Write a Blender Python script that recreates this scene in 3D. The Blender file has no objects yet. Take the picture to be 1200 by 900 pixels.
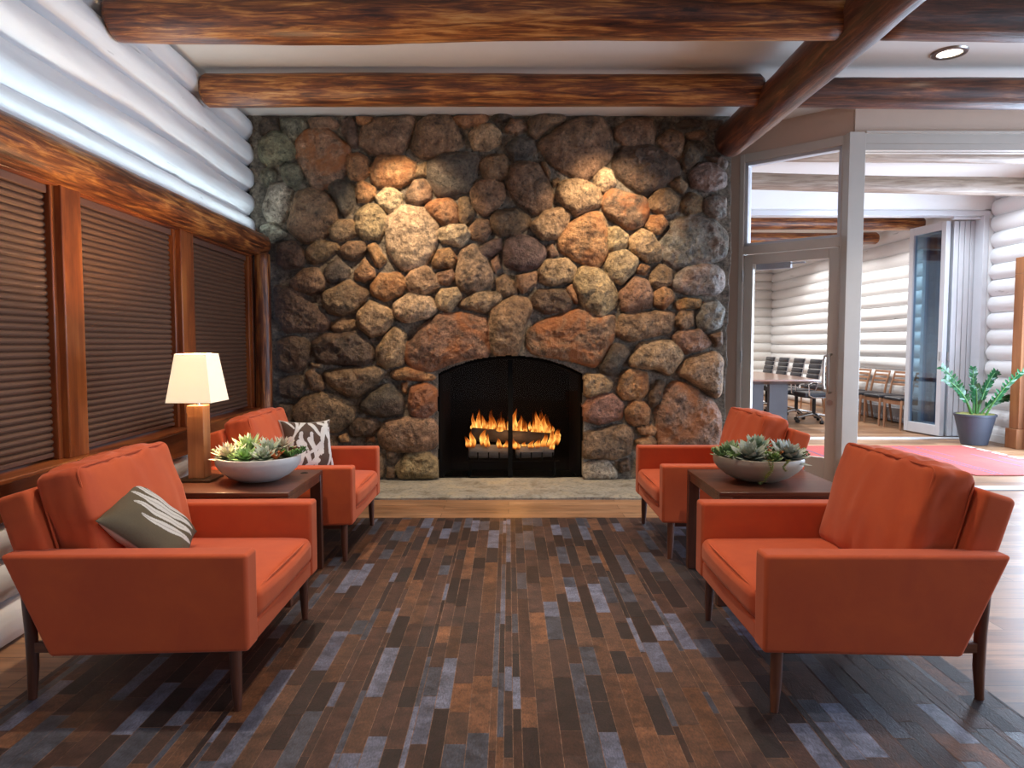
import bpy, bmesh, math, random
import numpy as np
from mathutils import Vector, Matrix, noise as mnoise
random.seed(7)
sc = bpy.context.scene
COL = sc.collection
PI = math.pi
F = 820.0          # focal length in pixels of the 1200 px wide frame
CH = 1.29          # camera height
VX, VY = 596.0, 402.0   # vanishing point of the room's depth lines

def WX(px, Y): return (px - VX) / F * Y
def WZ(py, Y): return CH - (py - VY) / F * Y

# ------------------------------------------------------------------ helpers
class B:
    def __init__(s, col=False):
        s.bm = bmesh.new()
        s.cl = s.bm.verts.layers.float_color.new('col') if col else None
        s.tl = None
        s.c = (1, 1, 1, 1)
    def v(s, p, c=None):
        q = s.bm.verts.new(p)
        if s.cl is not None: q[s.cl] = tuple(c or s.c)[:3] + (1.0,) if len(c or s.c) == 3 else tuple(c or s.c)
        return q
    def f(s, vs):
        try: return s.bm.faces.new(vs)
        except ValueError: return None
    def box(s, x0, x1, y0, y1, z0, z1, M=None):
        P = [(x, y, z) for x in (x0, x1) for y in (y0, y1) for z in (z0, z1)]
        if M is not None: P = [M @ Vector(p) for p in P]
        q = [s.v(p) for p in P]
        for a in ((0,1,3,2),(4,6,7,5),(0,4,5,1),(2,3,7,6),(0,2,6,4),(1,5,7,3)): s.f([q[i] for i in a])
        return s
    def prism(s, pts, a, b, axis='y', M=None):
        def mk(p, t):
            if axis == 'y': r = Vector((p[0], t, p[1]))
            elif axis == 'x': r = Vector((t, p[0], p[1]))
            else: r = Vector((p[0], p[1], t))
            return M @ r if M is not None else r
        A = [s.v(mk(p, a)) for p in pts]; Bv = [s.v(mk(p, b)) for p in pts]
        s.f(A); s.f(Bv[::-1])
        n = len(pts)
        for i in range(n): s.f([A[i], Bv[i], Bv[(i+1) % n], A[(i+1) % n]])
        return s
    def rings(s, R, cap0=True, cap1=True, closed=False):
        n = len(R[0])
        for k in range(len(R) - (0 if closed else 1)):
            a, b = R[k], R[(k+1) % len(R)]
            for i in range(n): s.f([a[i], a[(i+1) % n], b[(i+1) % n], b[i]])
        if not closed:
            if cap0: s.f(R[0][::-1])
            if cap1: s.f(R[-1])
    def tube(s, path, r, n=8, sq=None, closed=False, cols=None):
        P = [Vector(p) for p in path]; m = len(P)
        rr = r if isinstance(r, (list, tuple)) else [r] * m
        R = []; prev = None
        for k in range(m):
            if closed: t = (P[(k+1) % m] - P[k-1])
            else: t = (P[min(k+1, m-1)] - P[max(k-1, 0)])
            t.normalize()
            if prev is None:
                up = Vector((0, 0, 1)) if abs(t.z) < .9 else Vector((1, 0, 0))
                a = t.cross(up).normalized()
            else:
                a = (prev - t * prev.dot(t)).normalized()
            prev = a; b = t.cross(a)
            c = cols[k] if cols else None
            R.append([s.v(P[k] + (a * math.cos(2*PI*i/n) + b * math.sin(2*PI*i/n)) * rr[k], c) for i in range(n)])
        s.rings(R, closed=closed)
        return s
    def lathe(s, prof, n=32, c=(0,0,0), M=None):
        R = []
        for (r, z) in prof:
            ring = []
            for i in range(n):
                p = Vector((r*math.cos(2*PI*i/n) + c[0], r*math.sin(2*PI*i/n) + c[1], z + c[2]))
                ring.append(s.v(M @ p if M is not None else p))
            R.append(ring)
        s.rings(R)
        return s
    def log(s, p0, p1, r0, r1=None, seed=0, n=28, step=.12, wob=.06, cham=.03):
        """a debarked log: wavering radius, slightly bent axis, eased ends"""
        r1 = r0 if r1 is None else r1
        p0, p1 = Vector(p0), Vector(p1); L = (p1-p0).length; t = (p1-p0)/L
        up = Vector((0,0,1)) if abs(t.z) < .9 else Vector((1,0,0))
        a = t.cross(up).normalized(); b = t.cross(a)
        us = [0, cham] + [cham + (L-2*cham)*i/max(2, int(L/step)) for i in range(1, max(2, int(L/step)))] + [L-cham, L]
        R = []
        for u in us:
            r = r0 + (r1-r0)*u/L
            if u in (0, L): r *= .80
            off = a*(mnoise.noise((u*.5, seed*3.1, 0))*r*.15) + b*(mnoise.noise((u*.5, seed*3.1, 9))*r*.15)
            ring = []
            for i in range(n):
                th = 2*PI*i/n
                k = 1 + wob*mnoise.noise((math.cos(th)*1.3 + seed*7, math.sin(th)*1.3, u*1.1)) + wob*.5*mnoise.noise((math.cos(th)*4 + seed*7, math.sin(th)*4, u*3.5))
                ring.append(s.v(p0 + t*u + off + (a*math.cos(th) + b*math.sin(th))*r*k))
            R.append(ring)
        s.rings(R)
        return s
    def done(s, name, mat, parent=None, smooth=40, bevel=0, seg=2, normals=True):
        if normals: bmesh.ops.recalc_face_normals(s.bm, faces=s.bm.faces)
        me = bpy.data.meshes.new(name)
        s.bm.to_mesh(me); s.bm.free()
        o = bpy.data.objects.new(name, me); COL.objects.link(o)
        if mat: me.materials.append(mat)
        if smooth:
            me.polygons.foreach_set('use_smooth', [True]*len(me.polygons))
            if smooth < 180: me.set_sharp_from_angle(angle=math.radians(smooth))
        if bevel:
            md = o.modifiers.new('bevel', 'BEVEL'); md.width = bevel; md.segments = seg; md.limit_method = 'ANGLE'; md.angle_limit = math.radians(40)
        if parent: o.parent = parent
        return o

def thing(name, label, cat, loc=(0,0,0), rz=0, group=None):
    o = bpy.data.objects.new(name, None); COL.objects.link(o)
    o.empty_display_size = .1
    o.location = loc; o.rotation_euler = (0,0,rz)
    return tag(o, label, cat, group)
def tag(o, label, cat, group=None):
    o['label'] = label; o['category'] = cat
    if group: o['group'] = group
    return o
def struct(o): o['kind'] = 'structure'; return o
def dup(root, loc, rz=None, label=None, group=None):
    r = root.copy(); COL.objects.link(r); r.location = loc
    if rz is not None: r.rotation_euler = (0,0,rz)
    if label: r['label'] = label
    if group: r['group'] = group
    for ch in list(root.children):
        c = ch.copy(); COL.objects.link(c); c.parent = r
        for g in list(ch.children):
            d = g.copy(); COL.objects.link(d); d.parent = c
    return r

# ------------------------------------------------------------------ materials
class NT:
    def __init__(s, name):
        s.m = bpy.data.materials.new(name); s.m.use_nodes = True
        s.t = s.m.node_tree; s.t.nodes.clear()
        s.out = s.n('ShaderNodeOutputMaterial')
    def n(s, ty, **k):
        d = s.t.nodes.new(ty)
        for a, b in k.items(): setattr(d, a, b)
        return d
    def l(s, a, b): s.t.links.new(a, b)
    def put(s, sock, val):
        if hasattr(val, 'is_linked') or isinstance(val, bpy.types.NodeSocket): s.l(val, sock)
        else: sock.default_value = val
    def coord(s, scale=(1,1,1), kind='Object', loc=(0,0,0)):
        tc = s.n('ShaderNodeTexCoord'); mp = s.n('ShaderNodeMapping')
        s.l(tc.outputs[kind], mp.inputs['Vector']); mp.inputs['Scale'].default_value = scale; mp.inputs['Location'].default_value = loc
        return mp.outputs['Vector']
    def noise(s, vec, scale=5, detail=4, rough=.55, dist=0):
        d = s.n('ShaderNodeTexNoise'); s.l(vec, d.inputs['Vector'])
        d.inputs['Scale'].default_value = scale; d.inputs['Detail'].default_value = detail
        d.inputs['Roughness'].default_value = rough; d.inputs['Distortion'].default_value = dist
        return d.outputs['Fac']
    def ramp(s, fac, stops):
        d = s.n('ShaderNodeValToRGB'); s.l(fac, d.inputs['Fac'])
        e = d.color_ramp.elements
        while len(e) < len(stops): e.new(.5)
        for i, (p, c) in enumerate(stops):
            e[i].position = p; e[i].color = tuple(c)[:3] + (1,) if not isinstance(c, (int, float)) else (c, c, c, 1)
        return d.outputs['Color']
    def mix(s, fac, a, b, mode='MIX'):
        d = s.n('ShaderNodeMix', data_type='RGBA', blend_type=mode)
        s.put(d.inputs[0], fac)
        for sock, v in ((d.inputs[6], a), (d.inputs[7], b)):
            if isinstance(v, (tuple, list)): v = tuple(v)[:3] + (1,)
            s.put(sock, v)
        return d.outputs[2]
    def math(s, op, a, b=0.0):
        d = s.n('ShaderNodeMath', operation=op); s.put(d.inputs[0], a); s.put(d.inputs[1], b); return d.outputs[0]
    def attr(s, name):
        d = s.n('ShaderNodeAttribute', attribute_name=name); return d
    def bump(s, h, strength=.3, dist=.01):
        d = s.n('ShaderNodeBump'); s.l(h, d.inputs['Height']); d.inputs['Strength'].default_value = strength; d.inputs['Distance'].default_value = dist
        return d.outputs['Normal']
    def bsdf(s, color, rough=.5, metal=0, normal=None, **k):
        d = s.n('ShaderNodeBsdfPrincipled')
        if isinstance(color, (tuple, list)): color = tuple(color)[:3] + (1,)
        s.put(d.inputs['Base Color'], color); s.put(d.inputs['Roughness'], rough); d.inputs['Metallic'].default_value = metal
        if normal is not None: s.l(normal, d.inputs['Normal'])
        for a, b in k.items(): s.put(d.inputs[a.replace('_', ' ')], b)
        s.l(d.outputs[0], s.out.inputs['Surface'])
        return s.m

def plain(name, c, rough=.5, metal=0, var=.12, scale=8, bump=0, **k):
    t = NT(name); v = t.coord()
    n = t.noise(v, scale, 3)
    col = t.mix(n, tuple(x*(1-var) for x in c), tuple(min(1, x*(1+var)) for x in c))
    nm = t.bump(t.noise(v, scale*6, 3), bump, .004) if bump else None
    return t.bsdf(col, rough, metal, nm, **k)

def wood(name, axis, stops, rough=.4, scale=14, stretch=.05, bump=.25, coat=0.0):
    t = NT(name); sca = [1,1,1]; sca['xyz'.index(axis)] = stretch
    v = t.coord(tuple(sca))
    a = t.noise(v, scale, 6, .65, .6)
    b = t.noise(t.coord(tuple([1 if i != 'xyz'.index(axis) else .35 for i in range(3)])), 4.5, 4)
    f = t.math('ADD', t.math('MULTIPLY', a, .66), t.math('MULTIPLY', b, .34))
    return t.bsdf(t.ramp(f, stops), rough, 0, t.bump(a, bump, .01), Coat_Weight=coat, Coat_Roughness=.3)

LOGST = [(.36, (.022,.007,.004)), (.45, (.105,.028,.010)), (.52, (.235,.072,.019)), (.575, (.45,.175,.042)), (.66, (.62,.33,.11))]
M = {}
for ax in 'xyz': M['log'+ax] = wood('stained_log_'+ax, ax, LOGST, .40, 42, .075, .5, .15)
LOGD = [(.36, (.016,.006,.005)), (.46, (.065,.021,.013)), (.54, (.13,.042,.021)), (.60, (.23,.082,.034)), (.70, (.34,.15,.07))]
for ax in 'xy': M['dlog'+ax] = wood('dark_stained_log_'+ax, ax, LOGD, .40, 42, .075, .5, .2)
PALE = [(.34, (.14,.09,.06)), (.46, (.25,.18,.13)), (.56, (.36,.28,.22)), (.7, (.50,.42,.34))]
M['palelog'] = wood('overexposed_pale_log', 'x', PALE, .5, 30, .075, .4)  # overexposed look of the foyer beams put into a paler wood colour
CASE = [(.36, (.085,.017,.006)), (.5, (.24,.06,.014)), (.62, (.40,.125,.028))]
for ax in 'yz': M['case'+ax] = wood('stained_board_'+ax, ax, CASE, .38, 9, .10, .08, .1)
WAL = [(.35, (.042,.013,.008)), (.5, (.105,.032,.016)), (.65, (.19,.066,.030))]
for ax in 'xyz': M['walnut'+ax] = wood('walnut_'+ax, ax, WAL, .36, 16, .06, .04, .2)
M['lampwood'] = wood('lamp_wood', 'z', [(.35, (.25,.085,.03)), (.65, (.5,.22,.085))], .4, 20, .05, .05)
M['oak'] = wood('chair_wood', 'z', [(.35, (.28,.13,.07)), (.65, (.42,.22,.12))], .45, 14, .08, .05)
M['pine'] = wood('foyer_pine', 'z', [(.35, (.23,.085,.03)), (.65, (.42,.18,.07))], .45, 9, .1, .05)
M['white_log'] = None
def mk_whitelog(name, ax, c):
    t = NT(name); s = [1,1,1]; s['xyz'.index(ax)] = .12
    v = t.coord(tuple(s))
    n = t.noise(v, 9, 6, .6, .4); n2 = t.noise(v, 40, 3)
    crack = t.ramp(t.noise(t.coord(tuple(x*.9 for x in s), loc=(3,3,3)), 22, 3, .5, .3), [(.25, .55), (.31, 1.0)])
    col = t.mix(1.0, t.mix(n, tuple(x*.93 for x in c), c), crack, 'MULTIPLY')
    return t.bsdf(col, .62, 0, t.bump(t.math('ADD', n, t.math('MULTIPLY', n2, .3)), .35, .012))
M['wlogy'] = mk_whitelog('whitewashed_log_y', 'y', (.76,.76,.77))
M['wlogx'] = mk_whitelog('whitewashed_log_x', 'x', (.76,.755,.74))
# orange velvet
t = NT('orange_velvet'); v = t.coord()
n = t.noise(v, 5, 4, .6, .5)
M['velvet'] = t.bsdf(t.mix(n, (.41,.060,.026), (.63,.115,.030)), .78, 0, t.bump(t.noise(v, 260, 2), .12, .002), Sheen_Weight=.35, Sheen_Roughness=.45, Sheen_Tint=(1,.55,.4,1), Specular_IOR_Level=.25)
M['ceil'] = plain('ceiling_paint', (.70,.665,.62), .8, var=.03)
M['tan'] = plain('tan_wall_paint', (.62,.48,.39), .75, var=.04)
M['white'] = plain('white_wall_paint', (.80,.80,.80), .75, var=.03)
M['alu'] = plain('taupe_aluminium', (.62,.575,.52), .38, .25, var=.05)
M['alub'] = plain('pale_aluminium', (.62,.64,.68), .36, .2, var=.05)
M['chrome'] = plain('brushed_chrome', (.66,.66,.66), .22, 1, var=.04)
M['steel'] = plain('satin_steel', (.50,.47,.44), .3, 1, var=.05)
M['blackm'] = plain('black_metal', (.012,.011,.010), .45, .3, var=.2)
M['firemetal'] = plain('dark_iron', (.003,.003,.003), .85, 0, var=.2, Specular_IOR_Level=.12)
M['fireblack'] = plain('sooty_black', (.0012,.001,.001), .95, var=.4)
M['blind'] = plain('brown_cellular_fabric', (.120,.056,.030), .7, var=.12, scale=30)
M['blindrail'] = plain('brown_blind_rail', (.13,.065,.045), .45, var=.05)
M['black_leather'] = plain('black_leather', (.016,.017,.024), .42, var=.2, bump=.1)
M['grayped'] = plain('grey_stone_laminate', (.10,.095,.105), .5, var=.15)
M['pot'] = plain('slate_blue_pot', (.045,.052,.072), .55, var=.15, bump=.15)
M['soil'] = plain('gravel_soil', (.10,.075,.045), .95, var=.6, scale=60, bump=.6)
M['moss'] = plain('pale_moss', (.26,.26,.08), .95, var=.5, scale=60, bump=.6)
M['bowlw'] = plain('pale_grey_ceramic', (.60,.59,.57), .32, var=.1, scale=6)
M['bowlt'] = plain('tan_grey_ceramic', (.34,.285,.215), .42, var=.14, scale=6)
M['bronze'] = plain('dark_bronze', (.06,.035,.02), .4, .5)
M['mortar'] = plain('grey_mortar', (.10,.088,.07), .9, var=.2, bump=.3)
M['baseb'] = plain('white_baseboard', (.72,.73,.74), .5, var=.03)
M['grille'] = plain('grey_heater_paint', (.30,.30,.32), .5, var=.05)
# glass
t = NT('clear_glass')
tr = t.n('ShaderNodeBsdfTransparent'); gl = t.n('ShaderNodeBsdfGlossy'); gl.inputs['Roughness'].default_value = .02
mx = t.n('ShaderNodeMixShader'); lw = t.n('ShaderNodeLayerWeight'); lw.inputs['Blend'].default_value = .18
t.l(t.math('MULTIPLY', lw.outputs['Fresnel'], .6), mx.inputs[0]); t.l(tr.outputs[0], mx.inputs[1]); t.l(gl.outputs[0], mx.inputs[2]); t.l(mx.outputs[0], t.out.inputs['Surface'])
M['glass'] = t.m
t = NT('blue_tinted_glass')
tr = t.n('ShaderNodeBsdfTransparent'); tr.inputs[0].default_value = (.50,.68,.80,1); gl = t.n('ShaderNodeBsdfGlossy'); gl.inputs['Roughness'].default_value = .03; gl.inputs[0].default_value = (.8,.9,1,1)
mx = t.n('ShaderNodeMixShader'); mx.inputs[0].default_value = .16
t.l(tr.outputs[0], mx.inputs[1]); t.l(gl.outputs[0], mx.inputs[2]); t.l(mx.outputs[0], t.out.inputs['Surface'])
M['bglass'] = t.m
# attribute-coloured materials
def attrmat(name, rough=.5, var=.2, scale=40, **k):
    t = NT(name); a = t.attr('col'); n = t.noise(t.coord(), scale, 3)
    return t.bsdf(t.mix(1.0, a.outputs['Color'], t.ramp(n, [(.2, 1-var), (.8, 1.0)]), 'MULTIPLY'), rough, **k)
M['leaf'] = attrmat('succulent_leaf', .45, .15, 60)
M['zz'] = attrmat('glossy_leaf', .3, .15, 40)
M['fabric'] = attrmat('printed_cotton', .85, .18, 180)
# fieldstone
t = NT('fieldstone')
a = t.attr('col'); r_ = t.attr('rust'); v = t.coord()
n1 = t.noise(v, 9, 8, .68, .3); n2 = t.noise(v, 38, 6, .7); n3 = t.noise(v, 3.1, 4, .6, .8); n4 = t.noise(v, 95, 3, .6)
c = t.mix(1.0, a.outputs['Color'], t.ramp(n1, [(.32, .22), (.46, .80), (.58, 1.25), (.72, 1.9)]), 'MULTIPLY')
c = t.mix(1.0, c, t.ramp(n2, [(.32, .10), (.44, .80), (.58, 1.15), (.72, 1.9)]), 'MULTIPLY')
rf = t.math('MULTIPLY', r_.outputs['Fac'], t.ramp(n3, [(.46, 0.0), (.60, 1.0)]))
c = t.mix(rf, c, t.mix(n2, (.30,.075,.02), (.42,.17,.05)))
M['stone'] = t.bsdf(c, t.ramp(n2, [(.3, .34), (.7, .66)]), 0, t.bump(t.math('ADD', t.math('ADD', n1, t.math('MULTIPLY', n2, .6)), t.math('MULTIPLY', n4, .35)), 1.0, .03), Specular_IOR_Level=.45)
# hearth flagstone
t = NT('hearth_flagstone'); v = t.coord()
n1 = t.noise(v, 5, 6, .65, .5); n2 = t.noise(v, 30, 5, .65)
c = t.ramp(n1, [(.3, (.15,.125,.085)), (.5, (.28,.265,.225)), (.7, (.36,.31,.22))])
c = t.mix(1.0, c, t.ramp(n2, [(.3, .45), (.5, 1.0)]), 'MULTIPLY')
M['hearth'] = t.bsdf(c, .62, 0, t.bump(t.math('ADD', n1, t.math('MULTIPLY', n2, .5)), .8, .02))
# plank floor
t = NT('plank_floor'); v = t.coord()
br = t.n('ShaderNodeTexBrick'); t.l(v, br.inputs['Vector'])
br.offset = .37; br.offset_frequency = 2; br.squash = 1
for k_, x in (('Scale', 1), ('Mortar Size', .0018), ('Mortar Smooth', .1), ('Brick Width', 1.37), ('Row Height', .128), ('Bias', 0)): br.inputs[k_].default_value = x
br.inputs['Color1'].default_value = (.24,.115,.055,1); br.inputs['Color2'].default_value = (.40,.225,.12,1); br.inputs['Mortar'].default_value = (.05,.025,.012,1)
g = t.noise(t.coord((.10,1,1)), 26, 6, .65, .5); g2 = t.noise(t.coord((.3,1,1)), 3, 3, .5, .8)
c = t.mix(1.0, br.outputs['Color'], t.ramp(g, [(.32, .50), (.5, 1.0), (.7, 1.25)]), 'MULTIPLY')
c = t.mix(1.0, c, t.ramp(g2, [(.3, .75), (.65, 1.15)]), 'MULTIPLY')
M['floor'] = t.bsdf(c, t.ramp(g, [(.3, .34), (.7, .46)]), 0, t.bump(g, .06, .004))
# cowhide rug
t = NT('cowhide_patchwork'); a = t.attr('col'); gl_ = t.attr('gloss'); v = t.coord((1,.35,1))
n1 = t.noise(t.coord(), 14, 5, .6, .4); n2 = t.noise(v, 190, 3, .6)
c = t.mix(1.0, a.outputs['Color'], t.ramp(n1, [(.3, .5), (.7, 1.55)]), 'MULTIPLY')
c = t.mix(1.0, c, t.ramp(n2, [(.3, .6), (.7, 1.35)]), 'MULTIPLY')
M['rug'] = t.bsdf(c, t.math('SUBTRACT', .62, t.math('MULTIPLY', gl_.outputs['Fac'], .28)), 0, t.bump(n2, .3, .004), Specular_IOR_Level=.6)
# fire
t = NT('flame'); a = t.attr('burn'); v = t.coord()
n = t.noise(t.coord((1,1,.35)), 26, 4, .6, .6)
h = t.math('ADD', a.outputs['Fac'], t.math('MULTIPLY', t.math('SUBTRACT', n, .5), .45))
em = t.n('ShaderNodeEmission')
t.l(t.ramp(h, [(.05, (.55,.06,.004)), (.3, (1,.20,.018)), (.55, (1,.50,.10)), (.85, (1,.82,.42))]), em.inputs['Color'])
sm = t.math('MULTIPLY', t.math('POWER', t.math('MAXIMUM', h, .02), 1.7), 4.4)
t.l(sm, em.inputs['Strength'])
tr = t.n('ShaderNodeBsdfTransparent'); mx = t.n('ShaderNodeMixShader')
al = t.ramp(h, [(.10, 0.0), (.42, .85)])
t.l(al, mx.inputs[0]); t.l(tr.outputs[0], mx.inputs[1]); t.l(em.outputs[0], mx.inputs[2]); t.l(mx.outputs[0], t.out.inputs['Surface'])
M['flame'] = t.m
M['char'] = plain('charred_log', (.055,.045,.040), .9, var=.6, scale=14, bump=.8)
M['ash'] = plain('ashen_log', (.17,.155,.145), .9, var=.5, scale=14, bump=.8)
# lamp shade (lit)
t = NT('lit_linen_shade'); v = t.coord((1,1,1))
n = t.noise(v, 220, 2)
d = t.n('ShaderNodeBsdfPrincipled'); d.inputs['Base Color'].default_value = (.8,.74,.62,1); d.inputs['Roughness'].default_value = .9
em = t.n('ShaderNodeEmission'); t.l(t.mix(n, (1,.80,.52), (1,.90,.70)), em.inputs['Color']); em.inputs['Strength'].default_value = .40
tl = t.n('ShaderNodeBsdfTranslucent'); tl.inputs[0].default_value = (.85,.78,.66,1); mxs = t.n('ShaderNodeMixShader'); mxs.inputs[0].default_value = .13
t.l(d.outputs[0], mxs.inputs[1]); t.l(tl.outputs[0], mxs.inputs[2])
ad = t.n('ShaderNodeAddShader'); t.l(mxs.outputs[0], ad.inputs[0]); t.l(em.outputs[0], ad.inputs[1]); t.l(ad.outputs[0], t.out.inputs['Surface'])
M['shade'] = t.m
t = NT('lit_lens'); em = t.n('ShaderNodeEmission'); em.inputs['Color'].default_value = (1,.86,.66,1); em.inputs['Strength'].default_value = 6
t.l(em.outputs[0], t.out.inputs['Surface']); M['lens'] = t.m
t = NT('lit_bulb'); em = t.n('ShaderNodeEmission'); em.inputs['Color'].default_value = (1,.66,.36,1); em.inputs['Strength'].default_value = 1700
t.l(em.outputs[0], t.out.inputs['Surface']); M['bulb'] = t.m
# red flatweave rug
t = NT('red_flatweave'); v = t.coord()
n = t.noise(v, 4, 4); n2 = t.noise(t.coord((1,12,1)), 40, 3)
c = t.mix(n, (.40,.050,.045), (.48,.095,.075))
c = t.mix(1.0, c, t.ramp(n2, [(.3, .75), (.7, 1.15)]), 'MULTIPLY')
M['redrug'] = t.bsdf(c, .9)
M['rugstripe'] = plain('slate_stripe_wool', (.12,.09,.16), .9)
M['rugtab'] = plain('pale_tab_wool', (.62,.58,.52), .9)
M['rugtabd'] = plain('dark_tab_wool', (.05,.035,.04), .9)

# ------------------------------------------------------------------ left wall frame: u runs along the wall, v out of it
def LW(u, v, z): return Vector((-2.111 - .028*u + v, u, z))
ML = Matrix(((1, -.028, 0, -2.111), (0, 1, 0, 0), (0, 0, 1, 0), (0, 0, 0, 1)))   # (v,u,z) -> world
CZ = 3.33
SY = 6.35
# ------------------------------------------------------------------ floor, ceiling
b = B(); b.box(-3, 8, -3, 18, -.08, 0); struct(b.done('floor', M['floor'], smooth=0))
b = B(); b.box(-3, 8, -3, 18, CZ, CZ+.1); struct(b.done('ceiling', M['ceil'], smooth=0))

# ------------------------------------------------------------------ wall_left of whitewashed logs
b = B()
zs = [(2.335, .115), (2.545, .125), (2.775, .125), (3.00, .12), (3.215, .115)]
for i, (z, r) in enumerate(zs):
    b.log(LW(-2.9, -r - .0, z), LW(6.5, -r - .0, z), r, r, seed=i+1, n=36, step=.12, wob=.11)
for i, (z, r, vv) in enumerate([(.085, .10, .085), (.27, .105, .07), (.455, .10, .06)]):
    b.log(LW(-2.9, vv - r, z), LW(6.5, vv - r, z), r, r, seed=i+11, n=32, step=.16, wob=.05)
for i in range(7):
    b.log(LW(-2.9, -.1, .66 + i*.22), LW(2.0, -.1, .66 + i*.22), .115, .115, seed=i+21, n=20, step=.3)
b.box(-.26, -.13, -2.9, 2.0, 0, CZ, ML); b.box(-.26, -.13, 1.9, 6.9, 2.12, CZ, ML); b.box(-.26, -.04, 1.9, 6.9, 0, .60, ML)
wall_left = struct(b.done('wall_left', M['wlogy'], smooth=60))

# header log, sill, posts
b = B(); b.log(LW(-2.9, .055, 2.155), LW(6.36, .055, 2.155), .105, .105, seed=31, n=36, step=.08, wob=.10)
struct(b.done('trim_1', M['logy'], smooth=60))
b = B(); b.box(-.12, .07, 1.95, 6.33, .535, .70, ML); b.box(-.14, .095, 1.95, 6.33, .70, .722, ML)
struct(b.done('trim_2', M['casey'], bevel=.006))
b = B(); b.box(-.12, .04, 1.95, 6.30, 2.045, 2.11, ML); struct(b.done('trim_3', M['casey'], bevel=.005))
k = 4
for (u0, u1) in ((2.03, 2.21), (3.43, 3.595), (4.74, 4.945)):
    b = B(); b.box(-.10, .05, u0, u1, .72, 2.06, ML); b.box(-.12, .015, u0-.03, u1+.045, .72, 2.05, ML)
    struct(b.done('trim_%d' % k, M['casez'], bevel=.006)); k += 1
b = B(); b.box(-.10, .035, 6.19, 6.25, .72, 2.06, ML); b.box(-.10, .015, 6.15, 6.19, .72, 2.05, ML); struct(b.done('trim_%d' % k, M['casez'], bevel=.004)); k += 1
b = B(); b.log((WX(309, 6.24), 6.24, .62), (WX(310, 6.24), 6.24, 2.08), .072, .068, seed=44, n=28, step=.05, wob=.12, cham=.01)
struct(b.done('trim_%d' % k, M['logz'], smooth=60)); k += 1
# windows behind the blinds, blinds
blabels = ['dark brown pleated window blind at the photo\'s left edge, nearest the camera',
           'dark brown pleated window blind in the middle window behind the table lamp',
           'dark brown pleated window blind in the end window next to the stone wall']
for i, (u0, u1) in enumerate(((2.255, 3.40), (3.66, 4.735), (5.00, 6.145))):
    b = B(); b.box(-.13, -.085, u0-.04, u0+.02, .72, 2.05, ML); b.box(-.13, -.085, u1-.02, u1+.04, .72, 2.05, ML)
    b.box(-.13, -.085, u0, u1, .70, .745, ML); b.box(-.13, -.085, u0, u1, 2.0, 2.05, ML)
    w = struct(b.done('window_%d' % (i+1), M['casez'], bevel=.003))
    b = B(); b.box(-.115, -.108, u0, u1, .74, 2.01, ML); b.done('window_pane', M['glass'], w, smooth=0)
    bl = thing('window_blind', blabels[i], 'blind', group='pleated blinds of the left wall windows')
    b = B(); b.box(-.055, .0, u0, u1, 2.005, 2.045, ML); b.done('head_rail', M['blindrail'], bl, bevel=.004)
    b = B(); b.box(-.045, -.01, u0, u1, .735, .757, ML); b.done('bottom_rail', M['blindrail'], bl, bevel=.004)
    b = B()
    npl = 38; z0, z1 = .757, 2.005; rows = []
    for j in range(npl*4+1):
        ph = (j % 4)/4; z = z0 + (z1-z0)*j/(npl*4)
        vv = -.012 - .014*(1-math.sin(PI*ph)**.7 if ph else 1)
        rows.append([b.v(ML @ Vector((vv, u, z))) for u in (u0, u1)])
    for j in range(len(rows)-1): b.f([rows[j][0], rows[j][1], rows[j+1][1], rows[j+1][0]])
    bk = [b.v(ML @ Vector((-.05, u, z))) for z in (z0, z1) for u in (u0, u1)]
    b.f([bk[0], bk[1], bk[3], bk[2]])
    b.done('pleated_shade', M['blind'], bl, smooth=0)

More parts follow.
